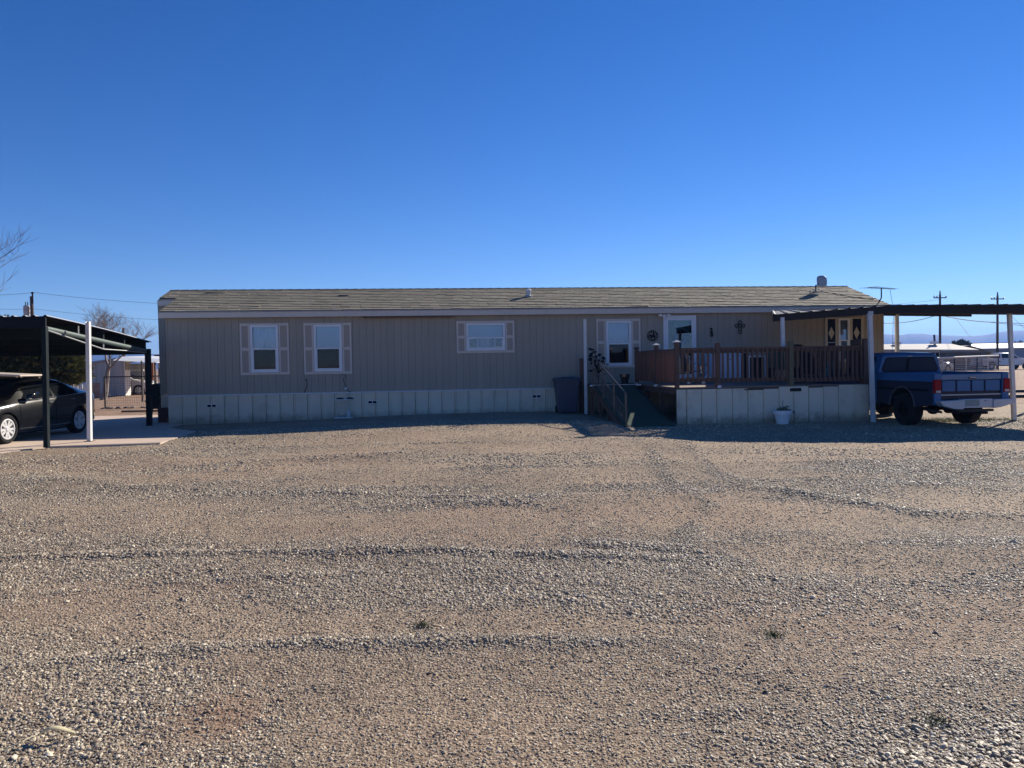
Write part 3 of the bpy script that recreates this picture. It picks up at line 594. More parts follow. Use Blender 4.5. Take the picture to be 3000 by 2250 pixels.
# hanging strips seen in the lower pane of the wide window
ws = MB(); strips = bpy.data.objects.new('vertical_blind', None); COL.objects.link(strips); strips.parent = home
for k, px in enumerate((1397, 1402, 1407, 1412, 1418, 1423, 1428, 1433, 1438, 1449, 1452)):
    uu = U(px); box(uu, uu + (.035 if k % 3 else .06), 0.30, 0.305, W3[2] + .02, W3[2] + .37).build('vane', BLIND, strips)
# things on the sill inside window 4: skip; interior lamp objects are not visible
# diamond window by the porch
a_, b_, z0, z1 = W5
window(W5, 'blind')
CREAM = mat('cream_trim', (0.52, 0.46, 0.37), 0.6, var=0.03); NAVY = mat('navy_shutter', (0.012, 0.020, 0.045), 0.7, spec=.1)
ou = rect(2412, 927, 2530, 1012)
for s0, s1 in ((U(2416), U(2453)), (U(2489), U(2528))):
    z0_, z1_ = W5[2] - .06, ou[3] - .03
    f_ = MB(); f_.box(s0, s0 + .085, -.036, -.002, z0_, z1_).box(s1 - .075, s1, -.036, -.002, z0_, z1_).box(s0 + .085, s1 - .075, -.036, -.002, z1_ - .05, z1_).box(s0 + .085, s1 - .075, -.036, -.002, z0_, z0_ + .05)
    w = f_.build('shutter', CREAM, home); box(s0 + .08, s1 - .07, -.015, -.004, z0_ + .04, z1_ - .04).build('shutter_panel', NAVY, w)
    c = (s0 + s1 + .01) / 2; zc = Zp(2433, 976); MB().prism([(c - .1, zc), (c, zc - .205), (c + .1, zc), (c, zc + .205)], -.020, -.0155, 'y').build('diamond', CREAM, w)
box(U(2453) + .003, U(2489) - .003, -.03, -.002, W5[3] + .022, ou[3] - .033).build('head_trim', CREAM, home)
for x_ in (W5[0] - .115, W5[1] + .026): box(x_, x_ + .085, -.026, -.002, W5[2], W5[3] + .02).build('side_trim', CREAM, home)
# storm door
a_, b_, z0, z1 = DOOR
f_ = MB(); f_.box(a_ - .05, a_ + .03, -.045, .02, z0, z1 + .05).box(b_ - .03, b_ + .05, -.045, .02, z0, z1 + .05).box(a_ + .03, b_ - .03, -.045, .02, z1 - .03, z1 + .05)
d_ = f_.build('door_frame', VINYL, home)
s_ = MB(); s_.box(a_ + .033, a_ + .10, -.04, -.012, z0 + .02, z1 - .033).box(b_ - .10, b_ - .033, -.04, -.012, z0 + .02, z1 - .033).box(a_ + .10, b_ - .10, -.04, -.012, z1 - .10, z1 - .033).box(a_ + .10, b_ - .10, -.04, -.012, z0 + .02, z0 + .25)
sd = s_.build('storm_door', VINYL, home); box(a_ + .095, b_ - .095, -.028, -.024, z0 + .24, z1 - .095).build('pane', STORM, sd)
hd = MB(); hd.tube((b_ - .13, -.07, 1.98), (b_ - .06, -.07, 2.0), .018).tube((b_ - .11, -.07, 2.0), (b_ - .11, -.03, 2.0), .012); hd.build('handle', BLACK, sd)
box(b_ - .55, b_ - .03, .35, .37, z0 + .02, z1 - .06).build('inner_door', mat('inner_door_paint', (0.55, 0.6, 0.62), 0.6), home)
box(b_ - .42, b_ - .17, .342, .348, z1 - .72, z1 - .38).build('door_light', CHASSIS, home)
# small fittings
fl = hthing('flood_light', 'white twin security floodlight under the fascia left of the door', 'security light', U(1945), -.05, Zp(1945, 926))
box(-.05, .05, -.05, .03, -.05, .05).build('housing', VINYL, fl, bevel=.012); MB().lathe([(0.001, -.06), (.035, -.055), (.045, 0), (.0, .0)], (0, -.03, -.05)).build('sensor', VINYL, fl, smooth=True)
for s_ in (-1, 1):
    h_ = MB().box(s_ * .13 - .06, s_ * .13 + .06, -.08, .0, -.02, .06).build('lamp_head', VINYL, fl, bevel=.01); MB().tube((s_ * .04, -.02, .02), (s_ * .08, -.02, .02), .012).build('arm', GREYMET, fl)
uc, zc = HW(1933, 1016, 0); box(uc - .012, uc + .012, -.012, 0, zc - .035, zc + .035).build('doorbell', VINYL, home)
uc, zc = HW(1006, 1103, 0); jb = box(uc - .055, uc + .055, -.05, 0, zc - .06, zc + .06).build('junction_box', mat('beige_plastic', (.32, .30, .27), .6), home, bevel=.006)
cb = MB(); uc2, zc2 = HW(1013, 1139, -.1); cb.path([(uc, -.04, zc - .05), (uc + .02, -.07, zc - .15), (uc2 - .02, -.06, zc2 + .1), (uc2, -.06, zc2), (uc2 + .1, -.06, zc2 - .09), (uc2 + .16, -.07, FLOOR + .03)], .008); cb.build('cable', CHASSIS, home)
MB().lathe([(.0, -.04), (.03, -.03), (.045, 0), (.03, .035), (0, .04)], (uc2, -.08, zc2)).build('junction_box', VINYL, home, smooth=True)
uc, zc = HW(898, 1112, 0); cb = MB(); u2, z2 = HW(892, 1151, 0); cb.path([(uc, -.0, zc), (uc, -.03, zc), (uc + .02, -.04, zc - .1), (uc + .01, -.035, zc - .22), (u2 + .03, -.03, z2 + .08), (u2, -.03, z2)], .009); cb.lathe([(0, -.02), (.02, -.01), (.02, .01), (0, .02)], (uc, -.03, zc)); cb.build('cable', CHASSIS, home)
# corrugated awning remnant under the fascia
c = MB(); u0, u1 = U(1062), U(1335); n_ = 150; vs = []
for i in range(n_ + 1):
    x = u0 + (u1 - u0) * i / n_; w_ = .026 * math.sin((x - u0) / .152 * 2 * math.pi)
    for y, z in ((-.295, 3.105), (-.295, 3.112), (-.14, 3.125), (-.14, 3.118)): vs.append((x, y + .1, z + w_))
c.add(vs, [(4 * i + a__, 4 * i + b__, 4 * i + 4 + b__, 4 * i + 4 + a__) for i in range(n_) for a__, b__ in ((0, 1), (1, 2), (2, 3), (3, 0))]); c.build('awning_strip', mat('rusty_red_sheet', (0.26, 0.13, 0.10), 0.7, var=0.3), home, smooth=True)
# loose cable running along the drip edge
pts = []
for px, py in ((1110, 914), (1158, 906), (1250, 908), (1330, 905), (1400, 906), (1480, 903), (1560, 903), (1620, 904), (1680, 906), (1760, 903), (1850, 899), (1900, 898)):
    u_, z_ = HW(px, py, EV - .03); pts.append((u_, EV - .02 + 0.02, z_ + .008))
MB().path(pts, .010, 5).build('roof_cable', CHASSIS, home)
# lifted shingle flaps
for px, py, w_ in ((630, 860, .30), (1008, 870, .16)):
    u_, z_ = HW(px, py, 1.9); v_ = EV + (z_ - EAVE) / SLOPE
    u_, z_ = HW(px, py, v_); v_ = EV + (z_ - EAVE) / SLOPE; MB().hexa([(u_ - w_, v_, rz(v_) + .0), (u_ + w_, v_, rz(v_)), (u_ + w_, v_ + .1, rz(v_) + .03), (u_ - w_, v_ + .1, rz(v_) + .03), (u_ - w_, v_ - .02, rz(v_) + .05), (u_ + w_, v_ - .01, rz(v_) + .035), (u_ + w_, v_ + .1, rz(v_) + .05), (u_ - w_, v_ + .1, rz(v_) + .05)]).build('loose_shingle', ROOFC, home)
# roof vent pipe
def roofpt(px, py):
    v_ = 1.0
    for _ in range(20):
        u_, z_ = HW(px, py, v_); v_ = v_ * .3 + .7 * (EV + (z_ - EAVE) / SLOPE)
        if not -1 < v_ < 3: v_ = max(-1, min(3, v_))
    return u_, v_, rz(v_)
u_, v_, z_ = roofpt(1548, 870)
vp = MB().lathe([(.0, 0), (.12, .0), (.12, .03), (.07, .06), (.07, .2), (.0, .2)], (u_, v_, z_ + .005)).build('roof_vent', GREYMET, home, smooth=True)
MB().lathe([(0, .19), (.098, .19), (.098, .225), (.07, .25), (.0, .26)], (u_, v_, z_ + .005)).build('cap', VINYL, vp, smooth=True)
# satellite dish
u_, v_, z_ = roofpt(2390, 856)
ds = hthing('satellite_dish', 'small white satellite dish on a tripod foot near the right roof end', 'satellite dish', u_, v_, z_ + .03)
MB().tube((0, 0, 0), (0.0, 0, .22), .022).tube((0, 0, .19), (.12, .03, .26), .018).build('mast', DKMETAL, ds)
ft = MB(); ft.box(-.06, .06, -.06, .06, -.02, .0).bar((0, 0, .1), (-.24, .02, -.005), .018).bar((0, 0, .1), (.22, -.06, -.01), .018).bar((0, 0, .1), (.1, .22, .06), .018); ft.build('foot', GREYMET, ds)
vs = []; fs = []
for i in range(7):
    for j in range(7):
        x = (i / 6 - .5) * .34; z = (j / 6 - .5) * .42; k = 1 - .06 * ((i - 3) ** 2 * (j - 3) ** 2) / 81 * 3; vs.append((x * k, -.05 * (1 - (x * x + z * z) / .12) , z * k))
fs = [(i * 7 + j, i * 7 + j + 1, i * 7 + 8 + j, i * 7 + 7 + j) for i in range(6) for j in range(6)]
dd = MB().add(vs, fs).build('reflector', mat('grey_dish', (.42, .43, .45), .5), ds, smooth=True); dd.location = (.24, .05, .34); dd.rotation_euler = (R(-14), 0, R(-14)); s_ = dd.modifiers.new('thick', 'SOLIDIFY'); s_.thickness = .015
pts = [(u_ + .1, v_, rz(v_) + .03)] + [(lambda q: (q[0], q[1], q[2] + .03))(roofpt(px, py)) for px, py in ((2440, 862), (2500, 873), (2560, 880))]; MB().path(pts, .008, 5).build('roof_cable', CHASSIS, home)
# TV antenna
u_, v_, z_ = roofpt(2573, 889)
an = hthing('tv_antenna', 'thin tv aerial with long boom on the right end of the roof', 'antenna', u_, v_, z_)
MB().path([(0, 0, 0), (.14, .05, .19), (.14, .05, .52)], .02).build('mast', DKMETAL, an)
bm_ = MB(); bm_.tube((-.32, .05, .53), (.82, .35, .50), .012); 
for k in range(9):
    t = k / 8; c_ = Vector((-.32, .05, .53)).lerp(Vector((.82, .35, .50)), t); L_ = .30 - .18 * t; bm_.tube(c_ - Vector((L_ * .45, -L_, 0)), c_ + Vector((L_ * .45, -L_, 0)), .004, n=4)
bm_.build('boom', DKMETAL, an)
cb = MB(); cb.path([(.6, .3, .5), (.62, .25, .2), (.66, .2, -.2), (.64, .2, -.9), (.62, .2, -1.5), (.6, .2, -2.2)], .006, 5); cb.build('cable', CHASSIS, an)
# wall ornaments
u_, z_ = HW(1912, 984, -.02)
em = hthing('rodeo_medallion', 'round black metal medallion with a rider on a horse, left of the door', 'wall ornament', u_, -.02, z_)
MB().torus((0, 0, 0), .168, .168, .010, n=32).build('ring', BLACK, em); MB().torus((0, 0, 0), .118, .118, .006, n=32).build('ring', BLACK, em)
tb = MB()
for k in range(12):
    t = R(20 + k * 29); tb.bar((.118 * math.cos(t), 0, .118 * math.sin(t)), (.168 * math.cos(t), 0, .168 * math.sin(t)), .02 if k % 3 else .045, .008, up=(0, 1, 0))
tb.build('lettering', BLACK, em)
horse = [(-.115, -.015), (-.12, .005), (-.10, .028), (-.085, .045), (-.07, .04), (-.045, .03), (.0, .02), (.005, .045), (-.01, .07), (.008, .10), (.0, .118), (.02, .128), (.036, .115), (.034, .10), (.05, .075), (.048, .05), (.04, .03), (.075, .02), (.095, -.02), (.09, -.06), (.075, -.035), (.07, -.09), (.045, -.13), (.03, -.128), (.045, -.085), (.035, -.045), (-.005, -.045), (-.02, -.035), (-.02, -.085), (-.01, -.125), (-.025, -.128), (-.035, -.08), (-.045, -.045), (-.05, -.09), (-.06, -.12), (-.072, -.115), (-.062, -.08), (-.065, -.03), (-.08, -.005), (-.095, -.03)]
MB().prism(horse, -.006, .006, 'y').build('rider_silhouette', BLACK, em)
u_, z_ = HW(2168, 954, -.02)
cx = hthing('ring_cross', 'black metal cross made of linked rings hung on the siding', 'wall ornament', u_, -.02, z_)
for x, z in ((0, .105), (0, 0), (-.115, 0), (.115, 0), (0, -.10), (0, -.20)): MB().torus((x, 0, z), .048, .052, .013, n=18).build('ring', BLACK, cx)
def text(s, size, name, m, parent, loc, extrude=.006, offset=0.0, rot=(R(90), 0, 0)):
    c = bpy.data.curves.new(name, 'FONT'); c.body = s; c.size = size; c.extrude = extrude; c.offset = offset; c.align_x = 'CENTER'; c.align_y = 'CENTER'; c.materials.append(m)
    o = bpy.data.objects.new(name, c); COL.objects.link(o); dg = bpy.context.evaluated_depsgraph_get(); me = bpy.data.meshes.new_from_object(o.evaluated_get(dg)); bpy.data.objects.remove(o); o = bpy.data.objects.new(name, me); COL.objects.link(o); o.location = loc; o.rotation_euler = rot; o.parent = parent; return o
for ch, px, py in (('2', 2084, 968), ('8', 2085, 981)):
    u_, z_ = HW(px, py, -.01); text(ch, .185, 'house_number', BLACK, home, (u_, -.012, z_), offset=.010)
# bench rack with odds and ends against the skirt
u0, z0 = HW(980, 1225, -.25); u1, _ = HW(1035, 1225, -.25)
rk = hthing('garden_rack', 'low white metal rack standing against the skirt panels', 'rack', u0, -.30, 0)
w_ = u1 - u0; zt = HW(1005, 1171, -.25)[1]; zb = HW(1005, 1224, -.25)[1]
box(0, w_ - .06, 0, .16, zt - .015, zt + .015).build('shelf', TR2, rk); box(0, w_ - .02, -.0, .16, zb - .015, zb + .015).build('shelf', TR2, rk)
for x in (.05, w_ - .12): MB().bar((x, .08, -.02), (x, .08, zt - .015), .03).build('leg', SKIRT, rk)
for px in (992, 1021):
    uu = U(px, -.22); o = MB().prism([(-.1, 0), (-.07, .045), (.02, .05), (.1, .03), (.11, 0)], -.04, .04, 'y').build('black_shoe', BLACK); o.location = HP(uu, -.22, zt + .016); o.rotation_euler = (0, 0, HROT)
    tag(o, 'black slipper on the rack shelf, ' + ('farther from the trash bin' if px == 992 else 'nearer the trash bin'), 'shoe', 'black slippers on the rack')
uu = U(1017, -.22); jg = MB().lathe([(0, 0), (.055, 0), (.058, .13), (.03, .18), (.025, .24), (0, .24)]).build('glass_jug', mat('cloudy_plastic', (.6, .63, .62), .3)); jg.location = HP(uu, -.22, zb + .016); jg.data.shade_smooth(); tag(jg, 'cloudy white jug on the lower shelf of the rack', 'jug')
for k, px in enumerate((992, 1001)):
    uu = U(px, -.22); o = MB().lathe([(0, 0), (.04, .0), (.05, .03), (.03, .05), (0, .055)], n=10).build('stone', mat('stone_grey', (.35, .34, .33), .8)); o.location = HP(uu, -.22, zb + .016); tag(o, ('pale', 'dark')[k] + ' round stone lying on the lower rack shelf', 'stone')
# trash bin
BINM = mat('bin_plastic', (0.050, 0.058, 0.095), 0.45, var=0.08)
u_, _ = HW(1660, 1205, -.5); q = HP(u_, -.55, 0)
bn = hthing('trash_bin', 'dark blue wheeled trash bin against the siding', 'trash bin', u_, -.55, gz(q.x, q.y))
def taper(x0, y0, x1, y1, z0, z1): return MB().hexa([(-x0, -y0, z0), (x0, -y0, z0), (x0, y0, z0), (-x0, y0, z0), (-x1, -y1, z1), (x1, -y1, z1), (x1, y1, z1), (-x1, y1, z1)])
taper(.27, .27, .345, .36, .03, 1.02).build('body', BINM, bn, bevel=.03); taper(.375, .39, .375, .39, .985, 1.03).build('rim', BINM, bn, bevel=.01)
taper(.385, .40, .33, .34, 1.033, 1.085).build('lid', BINM, bn, bevel=.015); box(-.22, .22, -.30, -.2, 1.085, 1.11).build('lid_ridge', BINM, bn, bevel=.01)
for s_ in (-1, 1): MB().lathe([(0, -.03), (.13, -.03), (.13, .03), (0, .03)], (s_ * .26, .28, .11), 'x', 16).build('wheel', RUBBER, bn)
MB().tube((-.2, .42, .98), (.2, .42, .98), .018).build('handle', BINM, bn)
# brown box and grill at the left end
u_, _ = HW(480, 1200, 1.0); bb = hthing('wooden_box', 'dark red wooden box tucked against the left end of the home', 'box', u_, 1.05, 0)
box(-.13, .12, -.2, .2, 0, .44).build('crate', mat('red_brown_wood', (.10, .045, .04), .7), bb, bevel=.008); box(-.15, .14, -.22, .22, .442, .47).build('lid', mat('red_brown_wood', (.10, .045, .04), .7), bb)
# ------------------------------------------------------------ deck, ramp, porch roof, right carport
V_F = -4.55; DZ = 0.985
UL = U(1983, V_F, 1180); UR = U(2545, V_F, 1180)
deck = hthing('wood_deck', 'raised wooden deck with brown railings in front of the door', 'deck')
nbd = 31; bw = (abs(V_F) - .06) / nbd; bm_ = MB().box(0, UR - UL - .02, 0, bw - .008, 0, .03).mesh('deck_board', DECKW)
for i in range(nbd): inst(bm_, 'deck_board', deck, (UL + .01, V_F + .02 + i * bw, DZ - .03))
# framing
box(UL, UR, V_F - .0, V_F + .04, DZ - .18, DZ - .032).build('rim_joist', DKWOOD, deck); box(UL, UL + .04, V_F + .041, -.05, DZ - .18, DZ - .032).build('rim_joist', DKWOOD, deck); box(UR - .04, UR, V_F + .041, -.05, DZ - .18, DZ - .032).build('rim_joist', DKWOOD, deck)
for i in range(8):
    x = UL + .5 + i * (UR - UL - .6) / 8; box(x, x + .04, V_F + .041, -.05, DZ - .17, DZ - .033).build('joist', DKWOOD, deck)
for x in (UL + .07, (UL + UR) / 2, UR - .12):
    for v in (-3.1, -1.6, -.3): box(x, x + .09, v, v + .09, -.05, DZ - .18).build('support_post', DKWOOD, deck)
# skirt panels of the deck front, uneven tops and overlaps
xs = [1983, 2012, 2056, 2101, 2146, 2192, 2237, 2283, 2326, 2370, 2413, 2458, 2503, 2546]
tops = [0, 0, 0, 0, 0, -.03, -.03, .02, .02, -.02, .0, .035, .035]
for k in range(13):
    a_, b_ = U(xs[k], V_F - .03, 1200), U(xs[k + 1], V_F - .03, 1200) - .003; q = HP((a_ + b_) / 2, V_F, 0); bot = gz(q.x, q.y) - .03 + (0.015 * (k % 3))
    y = V_F - .03 - (.007 if k % 2 else 0); z1 = DZ - .055 + tops[k]
    MB().prism([(a_, y), (a_ + .010, y - .018), (a_ + .034, y - .018), (a_ + .046, y), (b_ - .012, y), (b_ - .006, y + .02), (a_, y + .02)], bot, z1, 'z').build('skirt_panel', DSKIRT, deck)
box(UR + .0, UR + .012, V_F, -.1, 0, DZ - .05).build('skirt_panel', DSKIRT, deck)
a_, b_ = U(2308, V_F - .05, 1130), U(2332, V_F - .05, 1130); box(a_ + .3 - .24, b_ + .14, V_F - .055, V_F - .045, DZ - .16, DZ - .075).build('patch_plate', DKMETAL, deck)
a_, b_ = U(2181, V_F - .05, 1130), U(2237, V_F - .05, 1130); box(a_, b_, V_F - .055, V_F - .045, DZ - .10, DZ - .072).build('patch_plate', DKMETAL, deck)
# railing helpers
def rail_run(p0, p1, zb, zt, parent, spacing, bwid, bthk, m, rail_m=None, n_skip=()):
    p0 = Vector(p0); p1 = Vector(p1); d = (p1 - p0); L_ = d.length; d.normalize(); rail_m = rail_m or m
    MB().bar(p0 + Vector((0, 0, zt - .02)), p1 + Vector((0, 0, zt - .02)), .13, .04).build('top_rail', rail_m, parent)
    MB().bar(p0 + Vector((0, 0, zt - .09)), p1 + Vector((0, 0, zt - .09)), .04, .09).build('sub_rail', rail_m, parent)
    MB().bar(p0 + Vector((0, 0, zb + .05)), p1 + Vector((0, 0, zb + .05)), .04, .10).build('bottom_rail', rail_m, parent)
    n_ = int(L_ / spacing); off = (L_ - (n_ - 1) * spacing) / 2; ang = math.atan2(d.y, d.x); me = MB().box(-bwid / 2, bwid / 2, -bthk / 2, bthk / 2, 0, zt - zb - .06).mesh('baluster', m)
    nrm = Vector((d.y, -d.x, 0)) * .042
    for i in range(n_):
        p = p0 + d * (off + i * spacing) + nrm; inst(me, 'baluster', parent, (p.x, p.y, zb + .01 + random.uniform(-.004, .004)), (random.uniform(-.008, .008), random.uniform(-.012, .012), ang + random.uniform(-.05, .05)))
def post(x, y, z0, z1, m, parent, cap=None, w=.10):
    o = box(x - w / 2, x + w / 2, y - w / 2, y + w / 2, z0, z1).build('rail_post', m, parent, bevel=.004)
    if cap: MB().add([(x - .085, y - .085, z1), (x + .085, y - .085, z1), (x + .085, y + .085, z1), (x - .085, y + .085, z1), (x - .085, y - .085, z1 + .018), (x + .085, y - .085, z1 + .018), (x + .085, y + .085, z1 + .018), (x - .085, y + .085, z1 + .018), (x, y, z1 + .055)], [(3, 2, 1, 0), (0, 1, 5, 4), (1, 2, 6, 5), (2, 3, 7, 6), (3, 0, 4, 7), (4, 5, 8), (5, 6, 8), (6, 7, 8), (7, 4, 8)]).build('post_cap', cap, o)
CAPW = mat('white_post_cap', (.75, .75, .70), .35); CAPD = mat('dark_post_cap', (.06, .05, .045), .6)
VR = V_F + .06; RZ = 1.985
up = [UL + .03, U(2102, VR), U(2316, VR), U(2536, VR)]
post(up[0], VR, DZ - .05, 2.13, DKWOOD, deck, CAPW); post(up[1], VR, DZ - .05, 2.10, DKWOOD, deck, w=.11); post(up[2], VR, DZ - .05, 2.12, GRWOOD, deck, w=.115)
post(UR - .06, VR, DZ - .02, 2.16, DKWOOD, deck, w=.12)
rail_run((up[0] + .05, VR, 0), (up[1] - .055, VR, 0), DZ + .13, RZ, deck, .133, .042, .04, DKWOOD)
rail_run((up[1] + .055, VR, 0), (up[2] - .06, VR, 0), DZ + .11, RZ, deck, .131, .045, .04, DKWOOD)
rail_run((up[2] + .06, VR, 0), (up[3] - .05, VR, 0), DZ + .08, RZ, deck, .125, .045, .04, DKWOOD)
# left return railing
LW = mat('stained_fence_wood', (0.19, 0.085, 0.05), 0.65, var=0.65, scale=9, stretch=(1, 1, 0.1))
ys_ = [VR, -2.75, -.75]
post(UL + .03, ys_[1], DZ - .05, 2.10, DKWOOD, deck, CAPW); post(UL + .03, ys_[2], DZ - .05, 2.05, DKWOOD, deck, CAPD)
for a_, b_ in ((ys_[0], ys_[1]), (ys_[1], ys_[2])): rail_run((UL + .03, b_ - .05, 0), (UL + .03, a_ + .05, 0), DZ + .10, RZ - .02, deck, .115, .085, .02, LW, DKWOOD)
for v in (ys_[1], ys_[2]): box(UL - .03, UL + .05, v - .06, v + .06, DZ - .03, DZ + .03).build('post_bracket', VINYL, deck)
# right side railing with gaps
rail_run((UR - .05, VR + .07, 0), (UR - .05, -.3, 0), DZ + .06, RZ, deck, .13, .075, .02, DKWOOD)
box(UR - .17, UR - .125, VR + .08, VR + .5, DZ, 2.14).build('privacy_board', DKWOOD, deck)
dr = MB().lathe([(0, .0), (.055, 0), (.06, .02), (.05, .06), (0, .07)]).build('round_stone', VINYL); dr.location = HP(U(2107, V_F + .02, 1125), V_F + .02, DZ - .03); tag(dr, 'small pale round stone on the deck edge below the railing', 'stone')
# landing and ramp with green carpet
lu0, lu1 = U(1722, -1.2, 1130), UL - .01
ramp = hthing('ramp', 'green carpeted wheelchair ramp sloping down from the deck landing', 'ramp')
box(lu0, lu1, -1.5, -.06, DZ - .05, DZ).build('landing', DKWOOD, ramp); box(lu0 + .02, lu1, -1.49, -.07, DZ + .001, DZ + .010).build('landing_carpet', GREENC, ramp)
box(lu0, lu1 - .05, -1.53, -1.503, DZ - .03, DZ + .012).build('edge_trim', VINYL, ramp)
rt0, rt1 = lu0 + .08, U(1860, -1.5, 1128); g0 = G(1832, 1256, .03); g1 = G(1980, 1251, .03)
def loc(p): d = p - HO; return Vector((d.dot(HU), d.dot(HV), p.z))
b0, b1 = loc(g0), loc(g1)
top0, top1 = Vector((rt0, -1.5, DZ - .005)), Vector((rt1, -1.5, DZ - .005))
sheet = MB().hexa([b0 - Vector((0, 0, .04)), b1 - Vector((0, 0, .04)), top1 - Vector((0, 0, .04)), top0 - Vector((0, 0, .04)), b0, b1, top1, top0]); sheet.build('ramp_board', DKWOOD, ramp)
nseg = 14; sv = []
for i in range(nseg + 1):
    for j in range(9):
        p = b0.lerp(b1, j / 8).lerp(top0.lerp(top1, j / 8), i / nseg); sv.append((p.x, p.y, p.z + .008 + random.uniform(0, .007)))
cp_ = MB().add(sv, [(i * 9 + j, i * 9 + j + 1, i * 9 + 10 + j, i * 9 + 9 + j) for i in range(nseg) for j in range(8)]).build('ramp_carpet', GREENC, ramp, smooth=True); s_ = cp_.modifiers.new('thick', 'SOLIDIFY'); s_.thickness = .006
for a_, b_ in ((b0, top0), (b1, top1)): MB().bar(a_ - Vector((0, 0, .10)), b_ - Vector((0, 0, .10)), .04, .13).build('stringer', DKWOOD, ramp)
# ramp frame legs below
for t in (.45, .75, 1.0):
    for a_, b_ in ((b0, top0), (b1, top1)):
        p = a_.lerp(b_, t); box(p.x - .035, p.x + .035, p.y - .035, p.y + .035, -.05, p.z - .06).build('leg', DKWOOD, ramp)
for v in (-.2, -1.45):
    for x in (lu0 + .05, lu0 + .75): box(x - .04, x + .04, v - .04, v + .04, -.05, DZ - .05).build('leg', DKWOOD, ramp)
# iron handrail on the outer side of the ramp
hr = Vector((0, 0, .86)); hm = Vector((0, 0, .50)); hl = Vector((0, 0, .14)); ea = b0 + Vector((.02, 0, 0)); eb = top0 + Vector((.02, 0, 0))
RAILM = mat('iron_rail', (.085, .085, .085), .28, metal=.6, var=.2)
for h_, r_ in ((hr, .02), (hm, .013), (hl, .013)): MB().tube(ea + h_, eb + h_, r_).build('handrail', RAILM, ramp, smooth=True)
for t in (0.0, .33, .66, 1.0):
    p = ea.lerp(eb, t); MB().bar(p, p + hr, .045).build('rail_post', RAILM, ramp)
for i in range(26):
    t = (i + .5) / 26; p = ea.lerp(eb, t); MB().tube(p + hl, p + hm, .006, n=5).build('picket', RAILM, ramp)
# left landing rail post in brown wood
post(U(1704, -.35), -.35, .1, HW(1704, 1052, -.35)[1], DKWOOD, ramp, w=.13); box(U(1697, -.35), U(1716, -.35), -.42, -.28, HW(1704, 1060, -.35)[1], HW(1704, 1050, -.35)[1]).build('rail_cap', DKWOOD, ramp)
# loose white awning posts
def steel_post(name, base, top, w, label, group=None, notch=True):
    t = thing(name, label, 'post', base, 0, group); d = top - base; q = d.normalized()
    ax = Vector((1, 0, 0)); m_ = MB(); h = w / 2; th = w * .07
    for sx in (-1, 1): m_.bar(Vector((sx * (h - th / 2), 0, 0)), d + Vector((sx * (h - th / 2), 0, 0)), th, w, up=(0, 1, 0))
    m_.bar(Vector((0, h, 0)), d + Vector((0, h, 0)), w - 2 * th, th, up=(0, 1, 0)); m_.bar(Vector((0, -h, 0)), d * (.985 if notch else 1) + Vector((0, -h, 0)), w - 2 * th, th, up=(0, 1, 0))
    m_.build('post_shaft', WHITEP, t); MB().box(-w, w, -w, w, -.02, .012).build('base_plate', mat('rusty_plate', (.12, .06, .04), .8), t); return t
def vpost(px0, py0, px1, py1, zb, w, label, name='steel_post', group=None, notch=True):
    b = G(px1, py1, zb); t = P(px0, py0, b.y); return steel_post(name, b, t, w, label, group, notch)
g_ = gz(2.3, 21.6)
vpost(1713, 935, 1717, 1214, g_, .088, 'white square steel post in front of the home beside the trash bin', notch=True)
vpost(258, 942, 263, 1293, .035, .085, 'white square steel post standing on the left concrete slab', notch=True)
# metal flower tree on the landing
ft = hthing('flower_sculpture', 'black iron flower tree sculpture with round blossoms on the landing', 'garden sculpture', U(1750, -.9), -.9, DZ + .01)
tr = MB(); tr.path([(0, 0, 0), (.03, 0, .2), (-.02, .02, .45), (.05, 0, .7)], .016); blo = []
FLW = [(1717, 1026), (1736, 1026), (1734, 1038), (1745, 1033), (1759, 1042), (1766, 1052), (1728, 1053), (1718, 1057), (1733, 1066), (1718, 1087), (1733, 1090), (1757, 1091), (1748, 1075), (1754, 1060), (1768, 1061), (1745, 1047), (1761, 1075), (1728, 1045), (1741, 1060)]
base = HP(U(1750, -.9), -.9, DZ)
for k, (px, py) in enumerate(FLW):
    u_, z_ = HW(px, py, -.9); x, z = u_ - U(1750, -.9), z_ - DZ; y = random.uniform(-.15, .15)
    if k == 0 or k == 7 or k == 9: y = -.55
    blo.append((x, y, z)); st = (0.02, 0, max(.15, z - .35)); tr.path([st, ((x + .02) / 2, y / 2, z - .1), (x, y, z - .01)], .006, 5)
tr.build('stem', BLACK, ft)
for x, y, z in blo:
    o = MB().lathe([(0, -.01), (.045, -.004), (.07, .022), (.05, .02), (0, .01)], n=10).build('blossom', BLACK, ft); o.location = (x, y, z); o.rotation_euler = (random.uniform(-.6, .9), random.uniform(-.5, .5), 0)
lv = MB()
for k in range(60):
    a_ = random.random(); x = random.uniform(-.13, .28) ; z = random.uniform(.25, .75); y = random.uniform(-.15, .15); p = Vector((x, y, z)); d1 = Vector((random.uniform(-1, 1), random.uniform(-1, 1), random.uniform(-.6, .8))).normalized() * .07; d2 = d1.cross(Vector((0, 1, .3))).normalized() * .018
    lv.add([p, p + d1 * .5 + d2, p + d1, p + d1 * .5 - d2], [(0, 1, 2, 3)])
lv.build('leaves', mat('dark_green_leaf', (.03, .045, .03), .6), ft)
